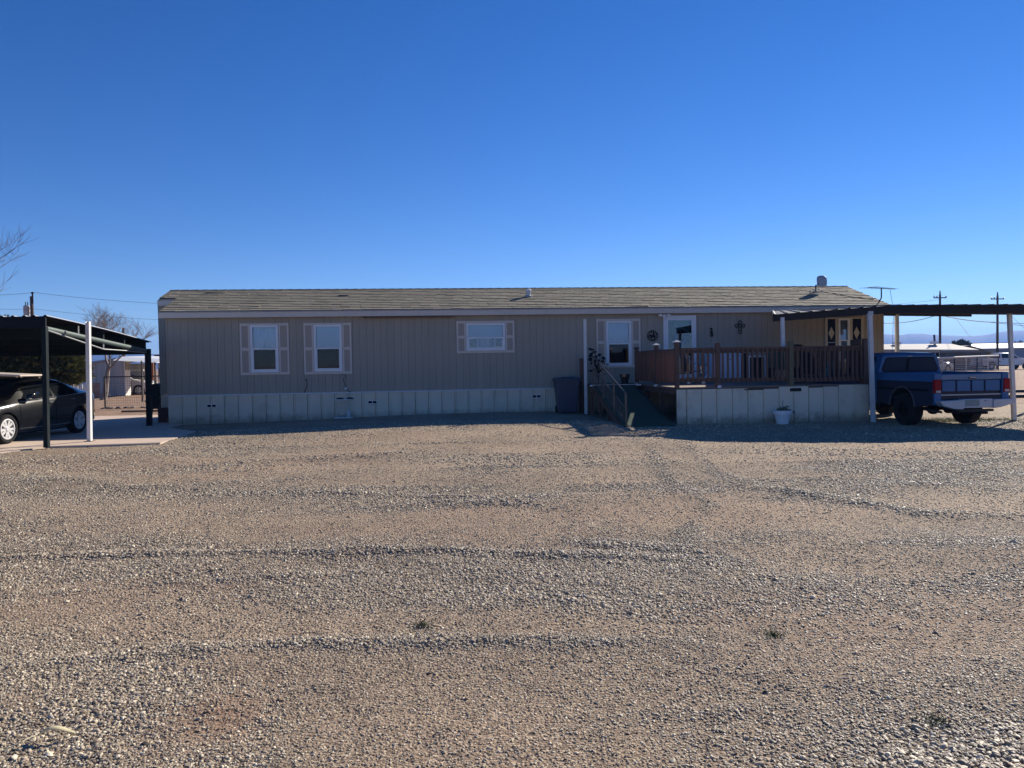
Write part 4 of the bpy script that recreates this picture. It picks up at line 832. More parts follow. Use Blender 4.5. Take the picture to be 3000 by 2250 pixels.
# pots
def pot(name, label, u_, v_, z_, r, h, m, flare=1.15):
    t = hthing(name, label, 'flower pot', u_, v_, z_)
    MB().lathe([(0, 0), (r * .62, 0), (r * .78, h * .55), (r * .86, h * .72), (r * .98, h * .73), (r, h), (r * .93, h), (r * .9, h * .8), (0, h * .8)], n=28).build('bowl', m, t, smooth=True)
    MB().lathe([(0, h * .86), (r * .9, h * .84)], n=20).build('soil', mat('potting_soil', (.05, .035, .025), 1), t); return t
pot('glazed_pot', 'dark glazed flower pot on the landing below the window', U(1829, -1.1), -1.1, DZ + .01, .155, .29, mat('dark_glaze', (.035, .03, .03), .15, coat=.5))
q = G(2286, 1243, 0); wl_ = loc(q)
wp = pot('white_planter', 'white plastic planter with straggly green plant before the deck skirt', wl_.x, V_F - .30, gz(q.x, q.y), .235, .34, VINYL)
PG = mat('dusty_green_leaf', (.10, .14, .09), .7, var=.3); st = MB(); lf = MB()
for k in range(26):
    a_ = random.uniform(0, 6.28); r_ = random.uniform(.02, .2); p = Vector((r_ * math.cos(a_), r_ * math.sin(a_) * .8, .27)); L_ = random.uniform(.08, .22); d = Vector((math.cos(a_) * random.uniform(.3, 1.2), math.sin(a_) * .4, random.uniform(.15, 1))).normalized(); e = p + d * L_; st.tube(p, e, .007, .004, n=5)
    for j in range(9):
        c_ = p.lerp(e, random.uniform(.3, 1.05)); d1 = Vector((random.gauss(0, 1), random.gauss(0, 1), random.gauss(0, .8))).normalized() * .045; d2 = d1.cross(Vector((.3, 1, .2))).normalized() * .016; lf.add([c_, c_ + d1 * .5 + d2, c_ + d1, c_ + d1 * .5 - d2], [(0, 1, 2, 3)])
st.path([(.02, 0, .27), (.01, 0, .45), (.015, 0, .60)], .006); st.build('stems', PG, wp); lf.build('leaves', PG, wp)

# ---- things on the deck
def onu(px, v): return U(px, v, 1080)
ch = hthing('tube_chair', 'chrome tube armchair behind the railing in front of the door', 'chair', onu(2022, -1.6), -1.6, DZ)
fr_ = MB()
for s_ in (-.27, .27):
    fr_.path([(-.30, s_, 1.0), (-.12, s_, .72), (.0, s_, .60), (.30, s_, .60), (.42, s_, .50), (.43, s_, .30), (.36, s_, .16), (-.25, s_, .14)], .016)
for k in range(7): fr_.tube((-.30 + .022 * k, -.27, .98 - .06 * k), (-.30 + .022 * k, .27, .98 - .06 * k), .008)
fr_.build('frame', CHROME, ch, smooth=True); box(-.16, .32, -.25, .25, .34, .37).build('seat', mat('smoke_mesh', (.10, .10, .11), .6), ch, bevel=.01); MB().hexa([(-.14, -.24, .37), (-.10, -.24, .37), (-.10, .24, .37), (-.14, .24, .37), (-.27, -.24, .95), (-.24, -.24, .95), (-.24, .24, .95), (-.27, .24, .95)]).build('backrest', mat('smoke_mesh', (.10, .10, .11), .6), ch)
for s_ in (-.2, .24): box(s_, s_ + .1, -.3, .3, .0, .14).build('foot', CHROME, ch)
fz = hthing('chest_freezer', 'white chest freezer against the siding behind the deck railing', 'freezer', onu(2086, -.75), -.75, DZ)
FZ = mat('freezer_enamel', (.66, .74, .86), .35, var=.03); wf = onu(2172, -.75) - onu(2086, -.75); box(0, wf, 0, .62, .04, .80).build('cabinet', FZ, fz, bevel=.015); box(-.01, wf + .01, -.02, .63, .805, .87).build('lid', FZ, fz, bevel=.015)
MB().lathe([(0, -.01), (.02, -.01), (.02, 0)], (wf * .62, -.002, .70), 'y', 10).build('lock', CHASSIS, fz)
tvb = hthing('framed_glass_panel', 'white framed dark glass panel leaning beside the freezer', 'panel', onu(2192, -.8), -.8, DZ); wv = onu(2246, -.8) - onu(2192, -.8)
f_ = MB(); f_.box(0, .06, 0, .4, .0, .80).box(wv - .06, wv, 0, .4, .0, .80).box(.06, wv - .06, 0, .4, .74, .80).box(.06, wv - .06, 0, .4, 0, .08); f_.build('frame', VINYL, tvb, bevel=.006); box(.062, wv - .062, .03, .05, .082, .738).build('dark_pane', mat('dark_gloss', (.02, .03, .035), .08), tvb)
db = hthing('black_cabinet', 'narrow black cabinet between the freezer and the glass panel', 'cabinet', onu(2176, -.7), -.7, DZ); box(0, onu(2190, -.7) - onu(2176, -.7), 0, .4, 0, .88).build('carcass', BLACK, db, bevel=.01); box(.01, .11, -.012, -.001, .05, .82).build('door', BLACK, db); box(.05, .10, .1, .22, .885, .93).build('knob', BLACK, db)
gs = hthing('green_bench', 'green slatted bench behind the middle railing', 'bench', onu(2262, -1.5), -1.5, DZ); GP = mat('bench_green', (.035, .10, .07), .6)
for k in range(7): box(k * .115, k * .115 + .075, .3, .33, .35, .92).build('back_slat', GP, gs)
for k in range(4): box(-.02, .80, -.1 + k * .1, -.02 + k * .1, .40, .425).build('seat_slat', GP, gs)
for x in (-.02, .76): box(x, x + .04, -.1, .34, 0, .41).build('side_frame', BLACK, gs)
bc = hthing('black_stroller', 'folded black stroller with round handles on the right of the deck', 'stroller', onu(2362, -2.8), -2.8, DZ)
s_ = MB(); s_.path([(-.12, 0, .1), (-.05, 0, .5), (.02, 0, .85), (-.1, 0, .95)], .02).path([(.25, .1, .1), (.12, .1, .5), (-.02, .1, .9)], .02).path([(.25, -.1, .1), (.12, -.1, .5), (.3, -.1, .78)], .02); s_.build('frame', BLACK, bc)
MB().hexa([(-.1, -.15, .25), (.22, -.15, .25), (.22, .15, .25), (-.1, .15, .25), (-.12, -.15, .82), (.14, -.15, .86), (.14, .15, .86), (-.12, .15, .82)]).build('seat_cloth', BLACK, bc, bevel=.03)
for x, y in ((-.14, .12), (-.14, -.12), (.28, .12), (.28, -.12)): MB().torus((x, y, .1), .085, .085, .018, n=16).build('wheel', RUBBER, bc)
TQ = mat('turquoise_plastic', (.10, .36, .42), .45); BL2 = mat('mid_blue_plastic', (.06, .20, .34), .45)
w1 = hthing('water_jug', 'turquoise plastic jug behind the right railing', 'jug', onu(2434, -2.6), -2.6, DZ + .16); MB().lathe([(0, 0), (.10, 0), (.12, .05), (.12, .22), (.09, .27), (.11, .34), (.05, .42), (.04, .47), (0, .47)]).build('body', TQ, w1, smooth=True); MB().torus((.1, 0, .34), .05, .07, .012).build('handle', TQ, w1)
w2 = hthing('turquoise_bin', 'tall turquoise bin standing on the small red bench', 'bin', onu(2446, -2.6), -2.55, DZ + .16); taper(.085, .1, .10, .12, 0, .44).build('body', TQ, w2, bevel=.01); taper(.11, .13, .11, .13, .442, .465).build('rim', TQ, w2)
w3 = hthing('blue_box', 'small blue storage box right of the turquoise bin', 'box', onu(2462, -2.6), -2.55, DZ + .16); taper(.07, .1, .08, .11, 0, .18).build('body', BL2, w3, bevel=.008); taper(.087, .12, .087, .12, .182, .20).build('lid', BL2, w3)
sb = hthing('red_bench', 'low red wooden bench under the turquoise bin', 'bench', onu(2430, -2.6), -2.75, DZ); box(-.15, .62, 0, .4, .13, .158).build('seat', mat('dull_red_wood', (.20, .06, .05), .7), sb)
for x in (-.12, .55): box(x, x + .05, .03, .37, 0, .129).build('leg', mat('dull_red_wood', (.20, .06, .05), .7), sb)
pl = hthing('wading_pool', 'shallow blue plastic wading pool on the deck behind the right railing', 'wading pool', onu(2458, -3.7), -3.75, DZ)
MB().lathe([(0, .01), (.5, .01), (.62, .12), (.70, .16), (.72, .14), (.60, .0), (0, 0)], n=36).build('basin', mat('purple_blue_plastic', (.07, .08, .20), .4), pl, smooth=True)
st_ = hthing('black_stool', 'black three legged stool near the right railing', 'stool', onu(2497, -2.4), -2.4, DZ); MB().lathe([(0, .60), (.17, .60), (.18, .62), (.16, .65), (0, .655)]).build('seat', BLACK, st_, smooth=True)
for k in range(3): a_ = k * 2.1; MB().tube((.08 * math.cos(a_), .08 * math.sin(a_), .6), (.18 * math.cos(a_), .18 * math.sin(a_), 0), .014).build('leg', BLACK, st_)
hb = hthing('dark_cushion', 'dark round cushion showing just above the railing beside the green post', 'cushion', onu(2334, -3.0), -3.0, DZ); MB().lathe([(0, .98), (.14, .98), (.19, 1.02), (.14, 1.07), (0, 1.085)], n=18).build('pad', BLACK, hb, smooth=True); MB().tube((0, 0, 0), (0, 0, .98), .03).build('stand', BLACK, hb)
bt = hthing('folding_tray', 'thin dark tray table below the diamond shutter', 'tray table', onu(2428, -2.0), -2.0, DZ); box(-.12, .14, -.1, .1, 1.13, 1.145).build('tray', GREYMET, bt); MB().tube((0, 0, 0), (0, 0, 1.13), .015).build('stand', BLACK, bt)

# ---- porch roof continuing as a carport on the right
pr = thing('porch_roof', 'long dark corrugated carport roof on white posts reaching over the pickup', 'carport')
PX = [(2266, 19.6, 922, 942), (2600, 19.0, 896, 918), (3000, 18.4, 894, 918), (3300, 18.1, 897, 921)]
frt = [P(px, a_, D) for px, D, a_, b_ in PX]; frb = [P(px, b_, D) for px, D, a_, b_ in PX]
for i in range(3):
    a_, b_, c_, d_ = frb[i], frb[i + 1], frt[i + 1], frt[i]; o = Vector((0, .06, 0))
    MB().add([a_, b_, c_, d_, a_ + o, b_ + o, c_ + o, d_ + o], [(0, 1, 2, 3), (7, 6, 5, 4), (0, 4, 5, 1), (1, 5, 6, 2), (2, 6, 7, 3), (3, 7, 4, 0)]).build('front_beam', DKMETAL, pr)
# corrugated sheet: rises gently to the back row of posts
def rback(x): return 24.4 if x > 11.9 else 21.85 + .105 * (x + 10.15) - .25
RIB = .30; x = frt[0].x - .05; vs = []; cols = 0
xs_ = []
while x < frt[3].x: xs_.append(x); x += RIB / 10
def fz_(x): return float(np.interp(x, [p.x for p in frt], [p.z for p in frt])), float(np.interp(x, [p.x for p in frt], [p.y for p in frt]))
for x in xs_:
    z0, y0 = fz_(x); t = ((x / RIB) % 1); rib = .028 if t < .22 else 0.0; yb = rback(x); fd = max(0, 1 - (x - xs_[0]) / 3.0)
    xr_ = x + fd * (x * (yb + .0) / y0 - x); zb_ = z0 + (yb - y0) * (.045 if x > 11.9 else .055 + .035 * fd)
    for xx_, y, z in ((x, y0 - .05, z0 + .004), (xr_, yb, zb_)): vs.append((xx_, y, z + rib))
    for xx_, y, z in ((x, y0 - .05, z0 + .000), (xr_, yb, zb_ - .004)): vs.append((xx_, y, z + rib))
n_ = len(xs_); fs = []
for i in range(n_ - 1):
    a_ = 4 * i; b_ = a_ + 4; fs += [(a_, b_, b_ + 1, a_ + 1), (a_ + 2, a_ + 3, b_ + 3, b_ + 2), (a_, a_ + 2, b_ + 2, b_), (a_ + 1, b_ + 1, b_ + 3, a_ + 3)]
MB().add(vs, fs).build('roof_sheet', CPROOF, pr)
for x0, x1, yy in ((frt[1].x, frt[3].x, 24.2), (frt[1].x, frt[3].x, 21.4)):
    z0, y0 = fz_(x0); z1, y1 = fz_(x1); MB().bar((x0 + .6, yy, z0 + (yy - y0) * .045 - .09), (x1, yy, z1 + (yy - y1) * .045 - .09), .06, .12).build('purlin', DKMETAL, pr)
def rpost(px0, py0, px1, py1, w, zb=0.0, base=None):
    b = base or G(px1, py1, zb); t = P(px0, py0, b.y); o_ = MB().bar(b, t, w, w, up=(0, 1, 0)).build('post', WHITEP, pr, bevel=.004); MB().box(b.x - w * .9, b.x + w * .9, b.y - w * .9, b.y + w * .9, b.z - .03, b.z + .012).build('base_plate', mat('rusty_plate', (.12, .06, .04), .8), pr); MB().box(t.x - w * .62, t.x + w * .62, t.y - w * .62, t.y - w * .52, t.z - .06, t.z + .05).build('bracket', GREYMET, pr)
rpost(2548, 918, 2558, 1238, .10); rpost(2957, 916, 2971, 1232, .092)
b = P(2294, 1016, 19.45); MB().bar(b, P(2292, 930, 19.5), .085, .085, up=(0, 1, 0)).build('post', WHITEP, pr)
b = P(2631, 1250, 24.2); b.z = 0; MB().bar(b, P(2627, 921, 24.2), .10, .10, up=(0, 1, 0)).build('post', WHITEP, pr)
b = P(3080, 1200, 24.2); b.z = 0; MB().bar(b, P(3075, 918, 24.2), .10, .10, up=(0, 1, 0)).build('post', WHITEP, pr)
# grass tuft patch behind the truck
gr = MB(); c0 = G(2790, 1230)
for k in range(2600):
    x = c0.x + random.gauss(0, .75); y = c0.y + random.gauss(0, .35); z = gz(x, y) if k % 20 == 0 else 0.0
    h_ = random.uniform(.015, .06); a_ = random.uniform(0, 6.28); dx, dy = .006 * math.cos(a_), .006 * math.sin(a_); lx, ly = random.gauss(0, .02), random.gauss(0, .02)
    gr.add([(x - dx, y - dy, -.005), (x + dx, y + dy, -.005), (x + lx, y + ly, h_)], [(0, 1, 2)])
o = gr.build('grass', mat('weedy_grass', (.12, .16, .05), .8, var=.4, scale=3)); o.location.z = gz(c0.x, c0.y); tag(o, 'sparse green grass growing between the pickup wheels', 'grass', kind='stuff')
# ------------------------------------------------------------ vehicles (local frame: y forward, x right)
def carpaint(name, col, metal=0.35, rough=0.35, dirt=0.15, coat=0.9):
    return mat(name, col, rough, metal=metal, var=0.06, scale=1.5, coat=coat, spec=.5 if coat > .5 else .25, dirt=dirt, dcol=tuple(min(1, c * .6 + .08) for c in col))
def carve(o, cuts):      # cut wheel openings with cylinders along x
    tmp = []
    for y, z, r in cuts:
        c = MB().lathe([(0, -2), (r, -2), (r, 2), (0, 2)], (0, y, z), 'x', 32).build('cut', CHASSIS); b = o.modifiers.new('cut', 'BOOLEAN'); b.object = c; b.operation = 'DIFFERENCE'; b.solver = 'EXACT'; tmp.append(c)
    mw = o.parent; o.parent = None; dg = bpy.context.evaluated_depsgraph_get(); me = bpy.data.meshes.new_from_object(o.evaluated_get(dg)); o.modifiers.clear(); o.data = me; o.parent = mw
    for c in tmp: bpy.data.objects.remove(c)
    me.shade_smooth(); me.set_sharp_from_angle(angle=R(36)); return o
def wheel(parent, x, y, r, w, rimr, side, spokes=10, rimm=None, steel=False):
    rimm = rimm or ALLOY
    t = MB().lathe([(rimr, -w / 2 + .02), (rimr + .02, -w / 2), (r - .03, -w / 2), (r, -w / 2 + .035), (r + .003, -.01), (r + .003, .01), (r, w / 2 - .035), (r - .03, w / 2), (rimr + .02, w / 2), (rimr, w / 2 - .02)], (x, y, r), 'x', 36).build('wheel', RUBBER, parent, smooth=True)
    o = side; xo = x + o * w * .34
    rim = MB().lathe([(rimr + .004, -.02 * o), (rimr, .02 * o), (rimr - .03, .025 * o), (rimr - .035, -.03 * o)], (xo, y, r), 'x', 36)
    if steel:
        rim.lathe([(rimr - .035, -.03 * o), (rimr * .5, .0), (rimr * .35, .03 * o), (0, .035 * o)], (xo, y, r), 'x', 30)
    else:
        for k in range(spokes):
            a_ = 2 * math.pi * k / spokes + (.06 if k % 2 else -.06); c_, s_ = math.cos(a_), math.sin(a_)
            p = Vector((xo + .012 * o, y + c_ * .04, r + s_ * .04)); q = Vector((xo + .018 * o, y + c_ * (rimr - .02), r + s_ * (rimr - .02))); n_ = Vector((0, -s_, c_)); a0, a1 = .020, .034
            rim.hexa([p - n_ * a0, p + n_ * a0, p + n_ * a0 + Vector((.03 * -o, 0, 0)), p - n_ * a0 + Vector((.03 * -o, 0, 0)), q - n_ * a1, q + n_ * a1, q + n_ * a1 + Vector((.03 * -o, 0, 0)), q - n_ * a1 + Vector((.03 * -o, 0, 0))])
        rim.lathe([(.055, -.02 * o), (.055, .025 * o), (0, .03 * o)], (xo, y, r), 'x', 16)
    rim.build('rim', rimm, t, smooth=True)
    MB().lathe([(0, -.03 * o), (rimr - .02, -.03 * o), (rimr - .02, -.035 * o), (0, -.035 * o)], (xo, y, r), 'x', 24).build('brake_disc', mat('brake_iron', (.05, .05, .05), .5, metal=.5), t)
    return t
def sedan(name, label, loc_, rot, paint, group=None, glassm=None, chrome=True, S=1.0):
    t = thing(name, label, 'car', loc_, rot, group); t.scale = (S, S, S)
    I = lambda y, pts: float(np.interp(y, [p[0] for p in pts], [p[1] for p in pts]))
    ztop = [(-2.36, .62), (-2.33, .90), (-2.22, 1.06), (-1.85, 1.12), (-1.60, 1.16), (-1.25, 1.30), (-.9, 1.405), (-.5, 1.465), (-.1, 1.485), (.2, 1.465), (.45, 1.40), (.8, 1.22), (1.1, 1.04), (1.25, 1.0), (1.7, .95), (2.05, .86), (2.25, .74), (2.34, .58)]
    zb = [(-2.36, .58), (-2.33, .85), (-2.2, 1.0), (-1.6, 1.045), (-.5, .99), (.6, .94), (1.1, .91), (1.7, .85), (2.1, .76), (2.3, .62), (2.34, .5)]
    wb = [(-2.36, .55), (-2.25, .74), (-2.0, .85), (-1.4, .905), (0, .905), (1.2, .905), (1.8, .86), (2.1, .76), (2.28, .58), (2.34, .42)]
    wr = [(-2.36, .40), (-2.0, .62), (-1.5, .62), (-1.0, .60), (-.3, .61), (.3, .60), (.8, .68), (1.15, .78), (1.6, .72), (2.1, .55), (2.34, .3)]
    zs = [(-2.36, .34), (-2.2, .26), (-1.9, .2), (1.9, .2), (2.2, .22), (2.34, .30)]
    def sec(y):
        w, z2, zt, z0, r_ = I(y, wb), I(y, zb), I(y, ztop), I(y, zs), I(y, wr); zt = max(zt, z2 + .02)
        zr = z2 + (zt - z2) * .86
        return [(w * .90, z0), (w * .975, z0 + .06), (w * 1.0, z0 + .32 * (z2 - z0)), (w * 1.005, z0 + .60 * (z2 - z0)), (w * .992, z2 - .06), (w * .955, z2), (r_ + (w * .955 - r_) * .12, zr), (r_ * .92, zt - (zt - zr) * .25), (r_ * .5, zt), (0, zt + .004)]
    ysn = np.concatenate([np.linspace(-2.36, -2.0, 8), np.linspace(-1.9, 1.9, 46), np.linspace(1.98, 2.34, 9)]); vs = []; fs = []
    n_ = 19
    for y in ysn:
        s_ = sec(y); ring = [(-a_, y, b_) for a_, b_ in s_] + [(a_, y, b_) for a_, b_ in s_[-2::-1]]; vs += ring
    for i in range(len(ysn) - 1):
        for j in range(n_ - 1): fs.append((i * n_ + j, i * n_ + j + 1, (i + 1) * n_ + j + 1, (i + 1) * n_ + j))
        fs.append((i * n_ + n_ - 1, i * n_, (i + 1) * n_, (i + 1) * n_ + n_ - 1))
    fs += [tuple(range(n_)), tuple((len(ysn) - 1) * n_ + k for k in range(n_))[::-1]]
    body = carve(MB().add(vs, fs).build('body', paint, t, smooth=True), [(1.40, .335, .375), (-1.285, .335, .375)])
    box(-.70, .70, -2.0, 2.0, .16, .34).build('underbody', CHASSIS, t)
    GL = glassm or mat('tinted_car_glass', (.008, .010, .012), .04, var=.02, spec=.9)
    def patch(nm, y0, y1, f0, f1, m, side, taper0=0, taper1=0, off=.006, nn=14, shape=None):
        vs = []
        for i in range(nn + 1):
            y = y0 + (y1 - y0) * i / nn; s_ = sec(y); a_, b_ = Vector((s_[5][0], s_[5][1])), Vector((s_[6][0], s_[6][1]))
            lo, hi = f0, f1
            if shape: lo, hi = shape(i / nn)
            for f in (lo, hi):
                p = a_.lerp(b_, f); vs.append((side * (p.x + off), y, p.y))
        return MB().add(vs, [(2 * i, 2 * i + 1, 2 * i + 3, 2 * i + 2) for i in range(nn)]).build(nm, m, t, smooth=True)
    for side in (-1, 1):
        patch('side_window', -.28, .88, .05, .93, GL, side, shape=lambda k: (.06, .93 if k < .62 else .93 - (k - .62) * 1.9))
        patch('side_window', -1.28, -.36, .05, .93, GL, side, shape=lambda k: (.06 + max(0, .25 - k) * .3, .93 if k > .3 else .62 + k * 1.03))
        patch('quarter_window', -1.66, -1.33, .1, .8, GL, side, shape=lambda k: (.10 + (1 - k) * .12, .3 + .55 * k))
        if chrome:
            c_ = MB(); yy = np.linspace(-1.68, .98, 24); c_.path([(side * (sec(y)[5][0] + .010), y, sec(y)[5][1] + .004) for y in yy], .010, 5); c_.build('window_trim', CHROME, t, smooth=True)
            c_ = MB(); c_.path([(side * (sec(y)[1][0] + .012), y, .30) for y in (-.85, 0, .98)], .012, 5); c_.build('sill_trim', CHROME, t)
        # door seams and handles
        for y in (-.32, -1.18, .98):
            c_ = MB(); c_.path([(side * (sec(y)[k][0] + .0015), y + (.10 if k < 2 and y > .5 else 0), sec(y)[k][1]) for k in (1, 2, 3, 4, 5)], .005, 4); c_.build('door_seam', CHASSIS, t)
        for y in (-.10, -1.02):
            s_ = sec(y); h_ = MB(); h_.path([(side * (s_[4][0] + .005), y - .09, s_[4][1] - .05), (side * (s_[4][0] + .035), y - .05, s_[4][1] - .045), (side * (s_[4][0] + .035), y + .06, s_[4][1] - .045), (side * (s_[4][0] + .005), y + .10, s_[4][1] - .05)], .012, 6); h_.build('door_handle', CHROME if chrome else paint, t, smooth=True)
        mr = MB().hexa([(side * .93, .60, .98), (side * 1.06, .62, .99), (side * 1.05, .80, 1.0), (side * .93, .84, .99), (side * .93, .61, 1.10), (side * 1.07, .63, 1.12), (side * 1.05, .76, 1.11), (side * .93, .80, 1.09)]); mr.build('mirror', paint, t, bevel=.02)
        # lamps
        MB().hexa([(side * .52, 2.20, .66), (side * .74, 2.06, .68), (side * .80, 1.85, .72), (side * .60, 2.0, .74), (side * .52, 2.21, .745), (side * .76, 2.05, .78), (side * .82, 1.72, .83), (side * .62, 1.95, .84)]).build('headlight', mat('lamp_lens', (.75, .78, .8), .08, coat=1), t, bevel=.015)
        MB().hexa([(side * .50, -2.345, .80), (side * .74, -2.245, .80), (side * .86, -1.98, .86), (side * .70, -2.0, .86), (side * .52, -2.33, .95), (side * .72, -2.23, .96), (side * .83, -1.94, .98), (side * .70, -2.0, .98)]).build('tail_light', mat('red_lens', (.25, .01, .012), .1, coat=1), t, bevel=.012)
    vs = []
    for k, y in enumerate(np.linspace(.36, 1.08, 8)):
        s_ = sec(y); vs += [(-s_[7][0] * .98, y + .004, s_[7][1] + .006), (-s_[8][0], y + .004, s_[8][1] + .008), (0, y, s_[9][1] + .009), (s_[8][0], y + .004, s_[8][1] + .008), (s_[7][0] * .98, y + .004, s_[7][1] + .006)]
    MB().add(vs, [(5 * i + j, 5 * i + j + 1, 5 * i + j + 6, 5 * i + j + 5) for i in range(7) for j in range(4)]).build('windscreen', GL, t, smooth=True)
    vs = []
    for k, y in enumerate(np.linspace(-1.66, -.98, 8)):
        s_ = sec(y); vs += [(-s_[7][0] * .96, y, s_[7][1] + .006), (-s_[8][0], y, s_[8][1] + .008), (0, y, s_[9][1] + .009), (s_[8][0], y, s_[8][1] + .008), (s_[7][0] * .96, y, s_[7][1] + .006)]
    MB().add(vs, [(5 * i + j, 5 * i + j + 1, 5 * i + j + 6, 5 * i + j + 5) for i in range(7) for j in range(4)]).build('rear_window', GL, t, smooth=True)
    MB().box(-.42, .42, 2.26, 2.335, .40, .60).build('grille', CHROME if chrome else CHASSIS, t, bevel=.02)
    for x, s_ in ((-.80, -1), (.80, 1)):
        for y in (1.40, -1.285): wheel(t, x, y, .335, .215, .235, s_)
    return t
BLK = carpaint('black_metallic_paint', (.012, .0115, .011), metal=.4, rough=.24, dirt=.05)
fw_ = G(35, 1300, .035); car = sedan('black_sedan', 'black sedan with bright alloy wheels parked under the left carport', (fw_.x - .93, fw_.y + 1.40, .035), math.pi - R(1.2), BLK)

def pickup(name, label, loc_, rot, upper, lower, bumper, group=None, crew=False, S=1.0, detail=True, WR=.375, TW=.28):
    t = thing(name, label, 'pickup truck', loc_, rot, group); t.scale = (S, S, S); ex = .75 if crew else 0
    RA, FA = 1.22, 4.55 + ex; W = .99
    cabb = 2.28; cabf = 3.75 + ex; nose = 5.35 + ex
    # side panels with wheel arches
    def arch(cy, r, zc, n=14): return [(cy + r * math.cos(math.pi * k / n), zc + r * math.sin(math.pi * k / n)) for k in range(n + 1)]
    side = [(.06, .60), (.06, 1.31), (cabb - .02, 1.31), (cabb - .02, .55)] + arch(RA, .48, .50)
    side = [(cabb - .02, .55)] + arch(RA, .48, .50) + [(.06, .58), (.06, 1.31), (cabb - .02, 1.31)]
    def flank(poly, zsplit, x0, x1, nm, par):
        # lower colour may carry painted shade: split polygon at zsplit into upper/lower via bmesh bisect
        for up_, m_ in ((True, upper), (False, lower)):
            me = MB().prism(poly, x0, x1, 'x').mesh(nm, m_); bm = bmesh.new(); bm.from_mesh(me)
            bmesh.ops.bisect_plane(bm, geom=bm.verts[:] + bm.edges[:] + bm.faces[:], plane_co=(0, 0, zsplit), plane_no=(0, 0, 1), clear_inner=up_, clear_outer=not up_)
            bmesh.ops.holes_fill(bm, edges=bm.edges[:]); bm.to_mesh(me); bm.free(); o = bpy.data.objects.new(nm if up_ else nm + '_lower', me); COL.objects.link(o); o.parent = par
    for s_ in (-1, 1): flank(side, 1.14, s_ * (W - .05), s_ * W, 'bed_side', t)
    for s_ in (-1, 1):
        c_ = MB(); a_ = arch(RA, .49, .50, 20); c_.path([(s_ * (W + .008), y, z) for y, z in a_], .014, 6); c_.build('arch_trim', CHASSIS if not detail else mat('dull_trim', (.10, .10, .11), .4), t, smooth=True)
        MB().box(s_ * W - (.07 if s_ > 0 else 0), s_ * W + (.07 if s_ < 0 else 0), .08, cabb - .03, 1.311, 1.345).build('bed_rail', upper, t, bevel=.008)
        MB().box(s_ * (W + .001), s_ * (W + .016), .25, cabb - .06, .90, .955).build('side_moulding', CHASSIS, t)
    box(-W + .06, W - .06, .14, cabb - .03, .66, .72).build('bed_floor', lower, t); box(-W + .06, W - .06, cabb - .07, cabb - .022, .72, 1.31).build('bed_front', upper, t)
    for s_ in (-1, 1):
        aa = arch(RA, .485, .50, 16); ab = arch(RA, .515, .50, 16)[::-1]; x0_, x1_ = sorted((s_ * .46, s_ * (W - .052))); MB().prism(aa + ab, x0_, x1_, 'x').build('wheel_tub', CHASSIS, t); x0_, x1_ = sorted((s_ * .44, s_ * .458)); MB().prism(arch(RA, .515, .50, 16), x0_, x1_, 'x').build('wheel_tub', CHASSIS, t)
    # tailgate
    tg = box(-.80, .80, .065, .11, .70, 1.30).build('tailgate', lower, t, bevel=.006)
    box(-.80, .80, .03, .064, 1.17, 1.315).build('tailgate_top', carpaint('glossy_blue_paint', (.045, .155, .31), metal=.05, rough=.25, dirt=.05, coat=.9) if detail else upper, tg, bevel=.018)
    xs_ = [-.79, -.40, .0, .355, .79] if detail else [-.79, .79]
    for a_, b_ in zip(xs_[:-1], xs_[1:]): box(a_ + .025, b_ - .025, .042, .064, .90, 1.155).build('tailgate_panel', upper, tg, bevel=.006)
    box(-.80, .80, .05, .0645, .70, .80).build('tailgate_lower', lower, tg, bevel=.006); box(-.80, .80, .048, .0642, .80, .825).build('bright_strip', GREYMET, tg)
    hd_ = MB().box(-.09, .09, .012, .029, 1.20, 1.235).build('handle', CHASSIS, tg); box(-.07, .09, .006, .011, 1.222, 1.232).build('grip', CHROME, hd_)
    for s_ in (-1, 1):
        f_ = box(min(s_ * .81, s_ * (W - .0)), max(s_ * .81, s_ * (W - .0)), .02, .11, .58, 1.34).build('corner_panel', upper if not detail else upper, t, bevel=.012)
        tl = box(min(s_ * .83, s_ * (W + .006)), max(s_ * .83, s_ * (W + .006)), -.012, .08, .86, 1.19).build('tail_light', mat('truck_red_lens', (.30, .004, .008), .3, spec=.15), t, bevel=.012)
        box(min(s_ * .85, s_ * (W - .02)), max(s_ * .85, s_ * (W - .02)), -.017, -.0125, .875, .925).build('reverse_lens', mat('clear_lens', (.5, .5, .5), .2), tl)
    # bumper
    bmp = MB(); zt_, zb_ = .70, .50
    poly = [(-1.02, zt_), (1.02, zt_), (1.0, .60), (.52, .49), (-.52, .49), (-1.0, .60)]
    bmp.prism([(-1.0, zt_ - .02), (-.36, zt_), (-.36, .47), (-.60, .48), (-.90, .56)], -.17, .03, 'y'); bmp.prism([(.42, zt_), (1.0, zt_), (1.0, .60), (.60, .50), (.42, .485)], -.17, .03, 'y')
    bmp.build('bumper', bumper, t, bevel=.012); bc_ = MB().box(-.358, .418, -.14, .03, .50, .715).build('bumper_centre', bumper, t, bevel=.008)
    if detail:
        pl_ = box(-.30, .06, -.150, -.142, .545, .70).build('licence_plate', mat('plate_white', (.27, .30, .28), .5, dirt=.3, dscale=12), t); MB().lathe([(0, -.002), (.016, -.002), (.016, 0)], (.22, -.142, .665), 'y', 10).build('hitch_hole', CHASSIS, bc_)
        box(-.42, .52, -.05, .05, .40, .46).build('hitch_bar', mat('rusty_frame', (.05, .035, .03), .8), t); box(-.2, .35, -.07, .2, .34, .398).build('hitch_receiver', CHASSIS, t)
    # frame, axle, diff, exhaust, tank
    fr_ = MB();
    for s_ in (-.42, .42): fr_.box(s_ - .04, s_ + .04, .05, nose - .4, .48, .60)
